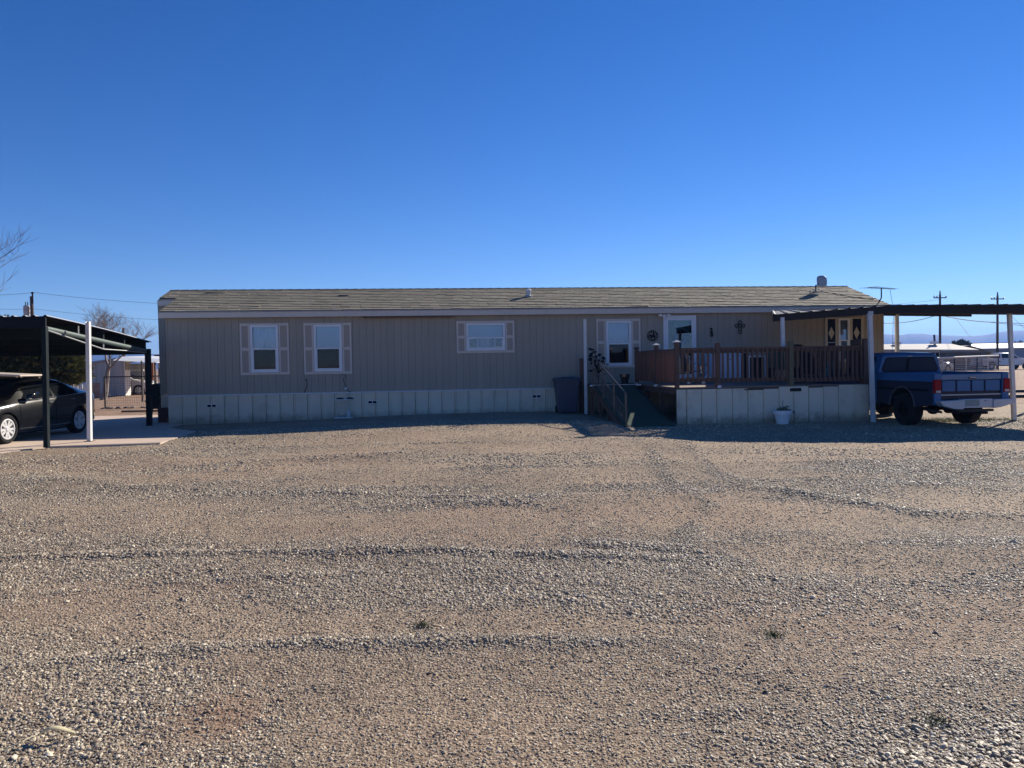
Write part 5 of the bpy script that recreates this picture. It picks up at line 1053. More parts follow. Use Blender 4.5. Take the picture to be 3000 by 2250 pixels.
    fr_.build('chassis_frame', CHASSIS, t); ax = MB().tube((-.75, RA, WR), (.75, RA, WR), .05, n=10); ax.lathe([(0, -.16), (.08, -.15), (.15, -.05), (.15, .05), (.08, .15), (0, .16)], (-.12, RA, WR + .0), 'y', 14); ax.build('rear_axle', CHASSIS, t, smooth=True)
    MB().lathe([(0, -.3), (.16, -.28), (.17, 0), (.16, .28), (0, .3)], (-.05, .45, .50), 'x', 18).build('spare_tank', CHASSIS, t, smooth=True); MB().tube((-.62, .9, .42), (-.75, .10, .40), .03).build('exhaust', mat('rusty_frame', (.05, .035, .03), .8), t)
    # cab with tumblehome
    def cabsec(y, wl, wtop, z0, zbelt, ztop_): return [(-wl, y, z0), (-wl - .0, y, zbelt - .1), (-wl + .03, y, zbelt), (-wtop, y, ztop_ - .05), (-wtop + .07, y, ztop_), (0, y, ztop_ + .02), (wtop - .07, y, ztop_), (wtop, y, ztop_ - .05), (wl - .03, y, zbelt), (wl, y, zbelt - .1), (wl, y, z0)]
    secs = [cabsec(cabb + .0, W - .02, W - .17, .52, 1.28, 1.78), cabsec(cabb + .06, W - .01, W - .19, .52, 1.28, 1.84), cabsec(cabb + .35, W - .01, W - .20, .52, 1.28, 1.87), cabsec(cabf - .75, W - .01, W - .20, .52, 1.28, 1.87), cabsec(cabf - .55, W - .01, W - .19, .52, 1.28, 1.82), cabsec(cabf, W - .02, W - .08, .52, 1.26, 1.31)]
    vs = [v for s_ in secs for v in s_]; n_ = 11; fs = [(i * n_ + j, i * n_ + (j + 1) % n_, (i + 1) * n_ + (j + 1) % n_, (i + 1) * n_ + j) for i in range(5) for j in range(n_)] + [tuple(range(n_)), tuple(5 * n_ + k for k in range(n_))[::-1]]
    MB().add(vs, fs).build('cab', upper, t, bevel=.015)
    GL = mat('truck_glass', (.014, .030, .055), .15, spec=.12)
    # rear window, rounded corners, gently leaning with the cab back
    def rr(w0, w1, z0, z1, r, n=5):
        pts = []
        for cx_, cz_, a0 in ((w0 - r, z0 + r, -90), (w1 - r, z1 - r, 0), (-w1 + r, z1 - r, 90), (-w0 + r, z0 + r, 180)):
            for k in range(n + 1): a_ = R(a0 + 90 * k / n); pts.append((cx_ + r * math.cos(a_), cz_ + r * math.sin(a_)))
        return pts
    MB().prism(rr(.83, .73, 1.34, 1.74, .09), cabb - .012, cabb - .001, 'y').build('window_rubber', CHASSIS, t)
    rw = MB().prism(rr(.805, .705, 1.365, 1.715, .07), cabb - .017, cabb - .0125, 'y').build('rear_window', GL, t)
    if detail:
        for x_ in (-.10, .02): pass
        MB().prism([(-.15, 1.37), (-.07, 1.37), (-.02, 1.70), (-.09, 1.70)], cabb - .0205, cabb - .0175, 'y').build('window_divider', CHASSIS, rw)
        box(-.06, .06, cabb - .02, cabb - .001, 1.752, 1.775).build('third_brake_light', mat('clear_lens', (.5, .5, .5), .2), t, bevel=.005)
    for s_ in (-1, 1):
        wins = [(cabb + .22, cabf - .78 - (.0), cabf - .32)] if not crew else [(cabb + .12, cabb + .88, cabb + .88), (cabb + 1.0, cabf - .78, cabf - .32)]
        for y0, yt, y1 in wins:
            xb, xt = W - .025, W - .165; vs = [(s_ * (xb), y0, 1.31), (s_ * (xb), y1, 1.31), (s_ * (xt), yt, 1.76), (s_ * (xt), y0 + .04, 1.76)]
            MB().add(vs + [(v[0] - s_ * .03, v[1], v[2]) for v in vs], [(0, 1, 2, 3), (7, 6, 5, 4), (0, 4, 5, 1), (1, 5, 6, 2), (2, 6, 7, 3), (3, 7, 4, 0)]).build('side_window', GL, t)
            box(min(s_ * (W - .012), s_ * (W + .012)), max(s_ * (W - .012), s_ * (W + .012)), y0 + .04, y0 + .16, 1.14, 1.17).build('door_handle', CHROME if detail else CHASSIS, t)
        MB().hexa([(s_ * 1.0, cabf - .5, 1.28), (s_ * 1.2, cabf - .48, 1.28), (s_ * 1.2, cabf - .42, 1.28), (s_ * 1.0, cabf - .44, 1.28), (s_ * 1.0, cabf - .5, 1.48), (s_ * 1.2, cabf - .48, 1.48), (s_ * 1.2, cabf - .42, 1.48), (s_ * 1.0, cabf - .44, 1.48)]).build('mirror', CHASSIS if detail else CHROME, t, bevel=.01)
    vs = [(-W + .14, cabf + .006, 1.32), (W - .14, cabf + .006, 1.32), (W - .22, cabf - .535, 1.80), (-W + .22, cabf - .535, 1.80)]; MB().add(vs + [(v[0], v[1] + .0, v[2] + .012) for v in vs], [(3, 2, 1, 0), (4, 5, 6, 7), (0, 1, 5, 4), (1, 2, 6, 5), (2, 3, 7, 6), (3, 0, 4, 7)]).build('windscreen', GL, t)
    # front end
    fp = [(nose, .55), (nose - .02, 1.12), (cabf - .02, 1.30), (cabf - .02, .52)] + [(FA - .5, .52)] + arch(FA, .48, .50)[::-1][1:-1] + [(FA + .49, .52)]
    for s_ in (-1, 1): MB().prism(fp, s_ * (W - .06), s_ * (W - .01), 'x').build('front_wing', upper, t)
    MB().hexa([(-W + .06, cabf, 1.0), (W - .06, cabf, 1.0), (W - .06, nose - .03, 1.0), (-W + .06, nose - .03, 1.0), (-W + .05, cabf, 1.31), (W - .05, cabf, 1.31), (W - .06, nose - .06, 1.14), (-W + .06, nose - .06, 1.14)]).build('bonnet', upper, t, bevel=.03)
    box(-W + .08, W - .08, nose - .06, nose + .01, .72, 1.08).build('grille', GREYMET, t, bevel=.01); box(-W, W, nose + .01, nose + .12, .5, .70).build('front_bumper', bumper, t, bevel=.015)
    for s_ in (-1, 1): box(min(s_ * .6, s_ * .9), max(s_ * .6, s_ * .9), nose + .011, nose + .025, .80, 1.0).build('headlight', mat('lamp_lens', (.75, .78, .8), .08, coat=1), t)
    box(-.85, .85, cabb, cabf, .42, .515).build('cab_floor', CHASSIS, t)
    for y in (RA, FA):
        for s_ in (-1, 1): wheel(t, s_ * (W - .17), y, WR, TW, .20, s_, rimm=(CHASSIS if detail else ALLOY), steel=detail, spokes=6)
    return t
BLU = carpaint('faded_blue_paint', (.034, .135, .30), metal=.05, rough=.42, dirt=.12, coat=.35); BLN_SHADE = carpaint('navy_shade_lower_paint', (.006, .014, .036), metal=.0, rough=.45, dirt=.04, coat=.2)  # lower navy taken near black: deep shade on the truck's side put into its paint
SILV = mat('dull_silver_bumper', (.50, .52, .55), .5, metal=.35, var=.08, dirt=.3, dcol=(.3, .25, .2))
lw = G(2657, 1244, 0); rot_ = R(7.5); S_ = .955; lx, ly = -.82 * S_, 1.22 * S_
bx = lw.x - (lx * math.cos(rot_) - ly * math.sin(rot_)); by = lw.y - (lx * math.sin(rot_) + ly * math.cos(rot_)) - .05
truck = pickup('blue_pickup', 'old blue pickup truck with shade-darkened navy lower body seen from behind under the right carport', (bx, by, gz(bx, by + 1)), rot_, BLU, BLN_SHADE, SILV, S=S_, WR=.41, TW=.30)
WHT = carpaint('white_car_paint', (.72, .72, .72), metal=0, rough=.3, dirt=.1)
q = G(2952, 1083, 0); pickup('white_pickup', 'white crew cab pickup truck parked beyond the pipe fence', (q.x - 3.6, q.y, 0), R(-86), WHT, WHT, GREYMET, crew=True, detail=False, WR=.40)
q = G(2758, 1089, 0); sedan('white_sedan', 'white sedan partly hidden behind the cab of the blue pickup', (q.x - 1.2, q.y, 0), R(-82), WHT, chrome=False)
q = P(452, 1151, 49); sedan('white_coupe', 'white low car with its nose out of the neighbour shelter', (q.x - 2.25, q.y + .2, -.05), R(-84), WHT, chrome=False)
# ------------------------------------------------------------ left carport
cpt = thing('left_carport', 'dark metal carport with sloping roof over the black sedan', 'carport')
A = P(133, 926, 15.8); B = P(441, 1003, 21.6); xl = -17.5
y0, y1 = A.y, B.y; z0, z1 = A.z, B.z; n_ = int((A.x + .05 - xl) / .03); vs = []; xr = A.x
def edge(y): return A.x + (B.x - A.x) * (y - y0) / (y1 - y0)
RIBL = .235; yr = np.linspace(y0, y1, 6)
for i in range(n_ + 1):
    x = xl + i * .03; t = ((A.x + .03 - x) / RIBL) % 1; rib = .028 if t < .26 else 0
    for y in yr:
        sh_ = (B.x - A.x) * (y - y0) / (y1 - y0); z = z0 + (z1 - z0) * (y - y0) / (y1 - y0) + .03 * math.sin((y - y0) / (y1 - y0) * math.pi)
        vs.append((x + sh_, y, z + rib))
fs = [(i * 6 + j, (i + 1) * 6 + j, (i + 1) * 6 + j + 1, i * 6 + j + 1) for i in range(n_) for j in range(5)]
MB().add(vs, fs).build('roof_sheet', CPTOP, cpt); MB().add([(v[0], v[1], v[2] - .008) for v in vs], fs).build('roof_shade_sheet', mat('shade_black_underside', (.014, .012, .011), .85, var=.3, spec=.1), cpt)  # second sheet added beneath, coloured near black to imitate the shade under the roof
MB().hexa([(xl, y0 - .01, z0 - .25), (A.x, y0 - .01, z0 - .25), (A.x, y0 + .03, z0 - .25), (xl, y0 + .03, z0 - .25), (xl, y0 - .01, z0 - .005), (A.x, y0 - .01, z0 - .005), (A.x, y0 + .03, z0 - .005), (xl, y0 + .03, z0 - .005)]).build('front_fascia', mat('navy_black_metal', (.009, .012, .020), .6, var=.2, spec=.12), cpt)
for k, y in enumerate((17.45, 18.75, 20.0, 21.45)):
    zz = z0 + (z1 - z0) * (y - y0) / (y1 - y0); d_ = .30 if k < 3 else .26
    box(xl, edge(y) - .10, y, y + .05, zz - d_, zz - .004).build('purlin', DKGREEN, cpt)
pa, pb = P(131, 962, 15.9), P(428, 1028, 21.4)
MB().tube(pa, pb, .058, n=12).build('side_pipe', PIPEG, cpt, smooth=True)
MB().tube(pa - Vector((5.5, 0, 0)), pb - Vector((5.5, 0, 0)), .058, n=12).build('side_pipe', PIPEG, cpt, smooth=True)
a1, a2, a3 = P(140, 968, 15.95), P(303, 1023, 18.7), P(376, 1028, 20.2); MB().path([a1, a2, a3, P(432, 1034, 21.4)], .016).build('truss_rod', GREYMET, cpt, smooth=True)
for (px, ya, yb, D) in ((303, 995, 1023, 18.7), (376, 1010, 1028, 20.2), (229, 955, 985, 17.3)): MB().bar(P(px, ya, D), P(px, yb, D), .025).build('strut', GREYMET, cpt)
for (px0, py0, px1, py1, w) in ((131, 957, 137, 1311, .095), (433, 1022, 438, 1247, .13)):
    b = G(px1, py1, .035); MB().bar(b, P(px0, py0, b.y), w, w, up=(0, 1, 0)).build('post', DKGREEN, cpt, bevel=.004)
for D in (15.95, 21.4): MB().bar((edge(D) - 5.6, D, 0), (edge(D) - 5.6, D, 2.25 if D > 20 else 2.6), .10).build('post', DKGREEN, cpt)
MB().bar((xl, 21.45, 2.15), (edge(21.4) + .02, 21.4, 2.15), .08, .10).build('rear_beam', DKGREEN, cpt)

# ------------------------------------------------------------ trees
def bare_tree(name, label, base, height, seed, spread=1.0, r0=.16, levels=5, lean=(0, 0), m=BARK, kids=3, trunk_h=.32, up=.25):
    rnd = random.Random(seed); t = thing(name, label, 'tree', base); tr = MB(); br = MB(); tw = MB()
    def grow(p, d, L_, r, lv):
        mb = tr if lv == 0 else br if lv < 3 else tw; seg = 4 if lv < 3 else 3; pts = [p]; dd = d.copy()
        for k in range(seg):
            dd = (dd + Vector((rnd.gauss(0, .16), rnd.gauss(0, .16), rnd.gauss(.03, .12)))).normalized(); q = pts[-1] + dd * (L_ / seg)
            ra = r * (1 - .5 * k / seg); rb = r * (1 - .5 * (k + 1) / seg); mb.tube(pts[-1], q, ra, rb, n=7 if lv < 2 else 4 if lv < 4 else 3, caps=False); pts.append(q)
        if lv >= levels: return
        nk = kids + (1 if rnd.random() < .5 else 0) + (1 if lv >= 2 else 0)
        for k in range(nk):
            f = rnd.uniform(.45, 1.0) if lv else rnd.uniform(.75, 1.0); i = min(seg - 1, int(f * seg)); q = pts[i].lerp(pts[i + 1], f * seg - i) if f < 1 else pts[-1]
            a_ = rnd.uniform(0, 2 * math.pi); sd = Vector((math.cos(a_), math.sin(a_), 0)); nd = (dd * .8 + sd * rnd.uniform(.5, 1.0) * spread + Vector((0, 0, up))).normalized()
            grow(q, nd, L_ * rnd.uniform(.62, .85), max(r * .5 * rnd.uniform(.6, .95), .006), lv + 1)
    d0 = Vector((lean[0], lean[1], 1)).normalized(); grow(Vector((0, 0, -.1)), d0, height * trunk_h, r0, 0)
    tr.build('trunk', m, t, smooth=True); br.build('branches', m, t, smooth=True); tw.build('twigs', m, t)
    return t
TWM = mat('grey_brown_bark', (.13, .10, .09), .9, var=.3)
bare_tree('bare_tree', 'tall leafless tree rising behind the left carport at the photo edge', (-19.5, 27.5, 0), 9.6, 5, spread=1.0, r0=.2, levels=5, lean=(.10, 0), m=TWM, kids=3, trunk_h=.32, up=.16)
b = G(300, 1157, 0); b = P(300, 1157, 41); b.z = 0
bare_tree('bare_tree', 'pale leafless tree beside the weathered grey shed', b, 8.0, 21, spread=.8, r0=.19, levels=5, lean=(.05, 0), kids=3, trunk_h=.26, up=.12)
# juniper: dense dark foliage sprays over dark trunk
jn_ = thing('juniper_tree', 'broad dark green juniper behind the left carport', 'tree', (-20.6, 29.5, 0))
MB().path([(0, 0, 0), (.3, .1, .8), (.2, 0, 1.7), (.5, 0, 2.6)], .22).path([(.2, 0, .9), (1.4, -.5, 1.5), (2.6, -.4, 1.7)], .11).path([(.2, 0, 1.0), (-1.4, -.3, 1.9)], .11).build('trunk', TWM, jn_, smooth=True)
def foliage(cnt, centres, size, droop=0.1, rnd=random):
    m = MB()
    for k in range(cnt):
        c, rad = rnd.choice(centres); 
        d = Vector((rnd.gauss(0, 1), rnd.gauss(0, 1), rnd.gauss(0, 1))).normalized(); rr_ = rnd.random() ** .33; p = Vector(c) + Vector((d.x * rad[0], d.y * rad[1], d.z * rad[2])) * rr_ * (1 + .18 * math.sin(5 * d.x + 7 * d.z + k % 3))
        o_ = (d + Vector((.6, -.2, rnd.uniform(-.1, .7)))).normalized(); L_ = size * rnd.uniform(.6, 1.5); sd = o_.cross(Vector((rnd.gauss(0, 1), rnd.gauss(0, 1), rnd.gauss(0, 1)))).normalized() * L_ * .16
        m.add([p - sd * .3, p + o_ * L_ * .5 - sd, p + o_ * L_, p + o_ * L_ * .5 + sd], [(0, 1, 2, 3)])
    return m
JL = mat('juniper_foliage', (.125, .13, .045), .75, var=.45, scale=1.3)
cs = [((0, 0, 2.1), (1.9, 1.5, 1.3)), ((1.5, -.4, 2.2), (1.5, 1.2, .75)), ((2.5, -.3, 1.95), (1.0, 1.0, .55)), ((3.0, -.2, 1.6), (.6, .8, .3)), ((-1.6, 0, 2.0), (1.6, 1.4, 1.2)), ((0, -.8, 1.3), (1.7, 1.0, .8)), ((.2, 0, 3.0), (1.0, .9, .6))]
foliage(26000, cs, .26).build('crown', JL, jn_)
# distant shrubs
for k, (px, D, w_, h_) in enumerate(((2812, 122, .8, .45), (2990, 150, 1.5, .5), (2850, 150, .7, .25))):
    b = P(px, 1060, D); t = thing('desert_shrub', ['dark round shrub beyond the dark roofed shed', 'wide dark tree top beyond the white roof at the right edge', 'small dark shrub behind the long white roof'][k], 'shrub', (b.x, D, 0))
    MB().tube((0, 0, 0), (0, 0, 2.8), .15).build('trunk', TWM, t); foliage(700, [((0, 0, 2.9 + h_ * .6), (w_, 1.5, h_))], .7).build('crown', mat('far_foliage', (.05, .07, .035), .9, var=.3), t)

# ------------------------------------------------------------ left background
WEATH = mat('weathered_boards', (.44, .41, .38), .9, var=.25, scale=3, stretch=(1, 1, .2), dirt=.4); OLDW = mat('old_white_paint', (.72, .70, .64), .7, var=.06, dirt=.5, dcol=(.35, .25, .18), dscale=4)
D0 = 47.0
def at(px, z=0, D=D0):
    p = P(px, 1100, D); p.z = z; return p
shd = thing('grey_shed', 'weathered grey board shed with a white painted front corner', 'shed')
xa, xb, xc = at(262).x, at(364).x, at(379, 0, 46).x; hz = P(364, 1046, D0).z
k = 0; x = xa
while x < xb - .02:
    w_ = min(.42, xb - x); box(x, x + w_ - .015, D0 + (.02 if k % 2 else 0), D0 + .05, -.05, hz - .12 - .25 * (xb - x) / (xb - xa)).build('wall_board', WEATH, shd); x += .42; k += 1
box(xb + .0, xb + .05, D0 + .0, D0 + .66, -.05, hz - .1).build('white_wall', OLDW, shd)
MB().hexa([(xa, D0 - .1, hz - .42), (xb + .1, D0 - .1, hz - .12), (xb + .1, D0 + 4, hz - .12), (xa, D0 + 4, hz - .42), (xa, D0 - .1, hz - .28), (xb + .1, D0 - .1, hz + .02), (xb + .1, D0 + 4, hz + .02), (xa, D0 + 4, hz - .28)]).build('roof', mat('grey_roof_sheet', (.33, .31, .29), .7, dirt=.3), shd)
box(xa, xb, D0 + 3.5, D0 + 3.6, 0, hz - .4).build('rear_wall', WEATH, shd)
vb = MB()
for k in range(4): vb.bar((xb + .06, D0 + .1 + k * .15, hz - .85 + .04 * (k % 2)), (xb + .06, D0 + .1 + k * .15, hz - .3 - .08 * (k % 2)), .03)
vb.build('iron_marks', BLACK, shd)
nc = thing('neighbour_shelter', 'white edged flat shelter beside the grey shed with the white car under it', 'shelter'); xe = at(466, 0, 45).x
MB().hexa([(xb + .1, D0 - 1.5, hz - .22), (xe, D0 - 2.2, hz - .42), (xe, D0 + 3, hz - .30), (xb + .1, D0 + 3, hz - .12), (xb + .1, D0 - .5, hz + .02), (xe, D0 - 1.2, hz - .18), (xe, D0 + 3, hz - .06), (xb + .1, D0 + 3, hz + .1)]).build('roof', mat('white_fascia_sheet', (.78, .78, .76), .5), nc)
for px in (417, 455): b = at(px, 0, 45); MB().bar(b, b + Vector((0, 0, hz - .35)), .09).build('post', mat('brown_post', (.06, .045, .04), .8), nc)
box(xc, xe, D0 + 5, D0 + 5.2, 0, hz - .3).build('back_wall', mat('dark_wall', (.06, .045, .045), .9), nc)
ba, bb_ = at(437, 0, 50).x, at(452, 0, 50).x; box(ba, bb_, 49.9, 49.98, .9, hz - .2).build('door', mat('orange_brown_wood', (.22, .08, .03), .7), nc)
box(at(380, 0, 50).x, at(425, 0, 50).x, 49.8, 49.9, 1.55, 1.65).build('white_beam', OLDW, nc)
for k in range(13): box(at(405 + k * 6, 0, 49).x, at(405 + k * 6, 0, 49).x + .04, 48.9, 48.94, 0, .95).build('paling', mat('grey_paling', (.32, .29, .30), .8), nc)
nh = thing('neighbour_house', 'pale neighbouring house wall just left of the beige home', 'house'); box(at(463, 0, 52).x, at(520, 0, 52).x, 52, 56, 0, 2.5).build('wall', mat('pale_wall', (.5, .5, .52), .7), nh); box(at(461, 0, 52).x, at(524, 0, 52).x, 51.6, 56.3, 2.5, 2.66).build('roof', CHASSIS, nh)
box(at(466, 0, 51.9).x, at(472, 0, 51.9).x, 51.94, 51.99, 1.2, 1.7).build('window', CHASSIS, nh)
dw = thing('dark_shed', 'dark timber lean-to behind the juniper and rusty barrel', 'shed'); x = at(226, 0, 49).x
while x < at(262, 0, 49).x: box(x, x + .38, 49, 49.05, 0, 2.0).build('wall_board', mat('dark_boards', (.05, .045, .045), .9, var=.3), dw); x += .4
wf_ = thing('white_board_fence', 'short white upright board fence behind the sedan', 'fence'); x = at(190, 0, 42).x
while x < at(256, 0, 42).x: MB().box(x, x + .2, 42, 42.03, .05, .86 + random.uniform(-.04, .03)).build('fence_board', OLDW, wf_); x += .26
box(at(188, 0, 42).x, at(258, 0, 42).x, 42.032, 42.07, .55, .63).build('rail', WEATH, wf_)
b = at(276, 0, 44); br_ = thing('rusty_barrel', 'rusty steel barrel beside the white board fence', 'barrel', (b.x, b.y, 0)); RUST = mat('rusty_barrel', (.20, .14, .12), .8, var=.35, scale=4, dirt=.5)
MB().lathe([(0, 0), (.3, 0), (.3, .28), (.315, .3), (.3, .32), (.3, .58), (.315, .6), (.3, .62), (.3, .86), (.31, .88), (.29, .88), (.29, .84), (0, .84)]).build('drum', RUST, br_, smooth=True)
# welded wire fence
wfn = thing('wire_fence', 'welded wire mesh fence with dark iron posts in the back yard', 'fence'); fa, fb = G(309, 1197), G(480, 1190); fb.y = fa.y + .3; fb.x = P(480, 1190, fb.y).x; ht = 1.36
dv = (fb - fa); IR = mat('dark_iron_pipe', (.03, .022, .022), .7)
MB().bar(fa + Vector((0, 0, ht)), fb + Vector((0, 0, ht)), .045).build('top_rail', IR, wfn)
for t_ in (0, 1): p = fa + dv * t_; MB().bar(p, p + Vector((0, 0, ht + .02)), .055).build('post', IR, wfn)
wm = MB()
for k in range(27): p = fa + dv * (k / 26); wm.tube(p, p + Vector((0, 0, ht)), .004, n=3, caps=False)
for k in range(13): z = .02 + k * .105; wm.tube(fa + Vector((0, 0, z)), fb + Vector((0, 0, z)), .004, n=3, caps=False)
o = wm.build('wire_mesh', mat('rusty_wire', (.12, .08, .06), .7), wfn); o['kind'] = 'stuff'
b = P(417, 1150, 38); b.z = 0; gp = thing('iron_gate_post', 'thin dark iron gate post in front of the white car', 'post', b); MB().bar((0, 0, 0), (0, 0, 2.05), .06).build('shaft', IR, gp); MB().tube((0, 0, 2.05), (0, 0, 2.1), .04).build('cap', IR, gp)
for k in range(26):
    t_ = random.random(); p = fa + dv * t_ + Vector((0, random.uniform(-.25, .05), 0)); r_ = random.uniform(.05, .13)
    o = MB().lathe([(0, 0), (r_, 0), (r_ * 1.05, r_ * .5), (r_ * .5, r_ * .95), (0, r_)], n=7).build('border_rock', mat('brown_rock', (.24, .18, .15), .9, var=.35)); o.location = (p.x, p.y, gz(p.x, p.y) - .01); o.rotation_euler = (0, 0, t_ * 9); o.scale = (1.3, .9, .8); tag(o, 'brown rock in the row along the foot of the wire fence', 'rock', 'rocks along the wire fence')
# pipe / old board lying on the dirt
b = G(433, 1208); o = MB().bar((-1.0, 0, .05), (1.3, .1, .05), .12, .06).build('old_plank', IR); o.location = (b.x, b.y, gz(b.x, b.y)); tag(o, 'dark plank lying on the dirt behind the left carport', 'plank')
# kettle drum grill
b = G(459, 1231); gl = thing('barrel_grill', 'black barrel grill on thin legs at the left end of the home', 'grill', (b.x + .02, b.y, 0))
MB().lathe([(0, -.28), (.24, -.27), (.25, 0), (.24, .27), (0, .28)], (0, 0, .62), 'y', 20).build('firebox', BLACK, gl, smooth=True); MB().lathe([(0, -.2), (.2, -.19), (.21, 0), (.2, .19), (0, .2)], (.05, 0, 1.0), 'y', 20).build('lid', BLACK, gl, smooth=True)
for x in (-.08, .2): MB().tube((x, -.1, .42), (x - .03, -.15, 0), .012).build('leg', BLACK, gl)
MB().torus((-.18, -.2, .07), .06, .06, .012).build('wheel', RUBBER, gl); MB().tube((-.25, -.1, .62), (-.36, -.1, .64), .012).build('handle', BLACK, gl)
# tan roofed cart seen over the sedan
b = P(20, 1095, 26); tc_ = thing('utility_cart', 'tan flat roofed utility cart parked behind the black sedan', 'utility cart', (b.x, 26, 0)); TAN = mat('tan_sheet', (.50, .42, .33), .6)
zc = P(40, 1090, 26).z; MB().hexa([(-1.2, -.7, zc - .08), (.92, -.7, zc - .16), (.92, .7, zc - .16), (-1.2, .7, zc - .08), (-1.2, -.7, zc + .03), (.92, -.7, zc - .10), (.92, .7, zc - .10), (-1.2, .7, zc + .03)]).build('roof', TAN, tc_, bevel=.015)
for x in (-.9, .1, .75):
    for y in (-.6, .6): MB().bar((x, y, .5), (x, y, zc - .1), .04).build('post', OLDW, tc_)
box(-1.1, .9, -.6, .6, .35, .75).build('body', DKGREEN, tc_, bevel=.03)
for x in (-.75, .6):
    for y in (-.6, .6): MB().lathe([(0, -.08), (.23, -.08), (.23, .08), (0, .08)], (x, y, .23), 'y', 16).build('wheel', RUBBER, tc_)

# ------------------------------------------------------------ poles and wires
def upole(px, ytop, D, r, label, arm=None, transformer=False):
    b = P(px, 1060, D); zt = P(px, ytop, D).z; t = thing('utility_pole', label, 'utility pole', (b.x, D, 0))
    MB().tube((0, 0, -.1), (0, 0, zt), r * 1.15, r * .85, n=10).build('shaft', WOODPOLE, t, smooth=True)
    if arm:
        MB().bar((-arm, 0, zt - .42), (arm, 0, zt - .42), .10, .12).build('cross_arm', WOODPOLE, t)
        for x in (-arm * .95, -arm * .5, arm * .95): MB().lathe([(0, 0), (.06, 0), (.08, .08), (.05, .18), (0, .2)], (x, 0, zt - .36), n=8).build('insulator', GREYMET, t)
        MB().lathe([(0, 0), (.07, 0), (.08, .2), (.04, .45), (0, .46)], (0, 0, zt), n=8).build('insulator', CHASSIS, t)
    if transformer:
        x_ = -.50; zz = zt - 1.35
        MB().lathe([(0, -.5), (.26, -.5), (.28, 0), (.27, .42), (.2, .5), (0, .5)], (x_, 0, zz), n=18).build('transformer', mat('transformer_grey', (.42, .40, .40), .5), t, smooth=True)
        for dx in (-.08, .12): MB().tube((x_ + dx, 0, zz + .45), (x_ + dx, 0, zz + .85), .05, .03).build('bushing', CHASSIS, t)
        for dz in (-.2, .25): MB().bar((x_, 0, zz + dz), (0, 0, zz + dz), .06).build('bracket', CHASSIS, t)
        MB().bar((.16, -.1, zt - .7), (.16, -.1, zt + .25), .10).build('pin', CHASSIS, t); MB().lathe([(0, 0), (.12, .03), (.12, .15), (0, .2)], (.16, -.1, zt + .22), n=8).build('insulator', CHASSIS, t)
    return t
upole(2754, 862, 88, .14, 'wooden utility pole rising behind the blue pickup bed', arm=.75)
upole(2922, 866, 92, .14, 'wooden utility pole rising behind the white pickup', arm=.8)
upole(99, 868, 70, .17, 'wooden utility pole with transformer above the left carport roof', transformer=True)
upole(364, 960, 95, .16, 'distant pole top poking through the pale bare tree')
def wire(pts, label, r=.012, sag=0):
    t = MB(); pp = []
    for (a_, b_) in zip(pts[:-1], pts[1:]):
        for k in range(8): f = k / 8; p = a_.lerp(b_, f); p.z -= sag * 4 * f * (1 - f); pp.append(p)
    pp.append(pts[-1]); t.path(pp, r, 4); o = t.build('overhead_wire', mat('wire_black', (.03, .03, .035), .6)); tag(o, label, 'wire'); return o
p1 = lambda py: P(2752, py, 88); p2 = lambda py: P(2924, py, 92)
wire([P(2300, 1000, 80), P(2590, 947, 84), p1(921)], 'low sagging wire running left from the pole behind the blue pickup', .035, .3)
wire([p1(922), p2(944), P(3300, 950, 96)], 'upper of two wires running right between the two right poles', .03, .2)
wire([p1(923), P(2900, 944, 90), P(3300, 975, 96)], 'lower of two wires running right between the two right poles', .03, .15)
wire([P(2200, 905, 85), p1(878), ], 'high thin wire reaching the left of the two right poles', .012, .4)
wire([P(2788, 918, 88), P(2842, 986, 70)], 'slanting guy wire right of the pole behind the blue pickup', .022)
wire([P(2962, 925, 92), P(3040, 1000, 75)], 'slanting guy wire at the right edge of the photo', .022)
wire([P(-200, 862, 66), P(101, 857, 70), P(560, 892, 78)], 'upper wire crossing the sky left of the home', .014, .2)
wire([P(-200, 890, 66), P(101, 905, 70), P(560, 940, 78)], 'lower wire crossing the sky left of the home', .012, .2)

# ------------------------------------------------------------ right background
def px3(px, D): return P(px, 1060, D).x
tr1 = thing('grey_trailer', 'long grey roofed trailer home in the distance right of the home', 'trailer home'); D = 74
zr_, ze_ = P(2750, 1005, D).z, P(2700, 1022, D).z; xa, xb = px3(2480, D), px3(2868, D)
MB().hexa([(xa, D, ze_), (xb, D, ze_ - .25), (xb - 1, D + 3, zr_ - .12), (xa, D + 3, zr_), (xa, D, ze_ + .08), (xb, D, ze_ - .17), (xb - 1, D + 3, zr_ - .04), (xa, D + 3, zr_ + .08)]).build('roof', mat('grey_gravel_roof', (.42, .40, .38), .8), tr1)
box(xa, px3(2760, D), D + .4, D + 5, 0, ze_ - .02).build('wall', mat('pale_grey_wall', (.42, .44, .46), .7), tr1)
for px in (2735, 2748): box(px3(px, D), px3(px, D) + .3, D + .33, D + .39, 1.0, 2.0).build('window', CHASSIS, tr1)
for px in (2662, 2775): MB().box(px3(px, D) - .35, px3(px, D) + .35, D + 2, D + 2.5, zr_ - .05, zr_ + .22).build('roof_box', VINYL, tr1)
pv = thing('leaning_pipe', 'thin dark leaning flue pipe above the distant grey roof', 'pipe', (px3(2781, D), D + 2.5, 0)); MB().tube((0, 0, 2.6), (-.08, 0, P(2779, 980, D + 2.5).z), .10).build('shaft', mat('dark_purple_pipe', (.035, .02, .05), .6), pv); MB().tube((-.0, 0, 0), (0, 0, 2.599), .10).build('base', CHASSIS, pv)
gs_ = thing('open_gable_shed', 'low brown shed with open rafters under its shallow gable', 'shed'); D = 84; zg = P(2830, 1013, D).z; ze = P(2740, 1023, D).z
xa, xm, xb = px3(2722, D), px3(2835, D), px3(2918, D)
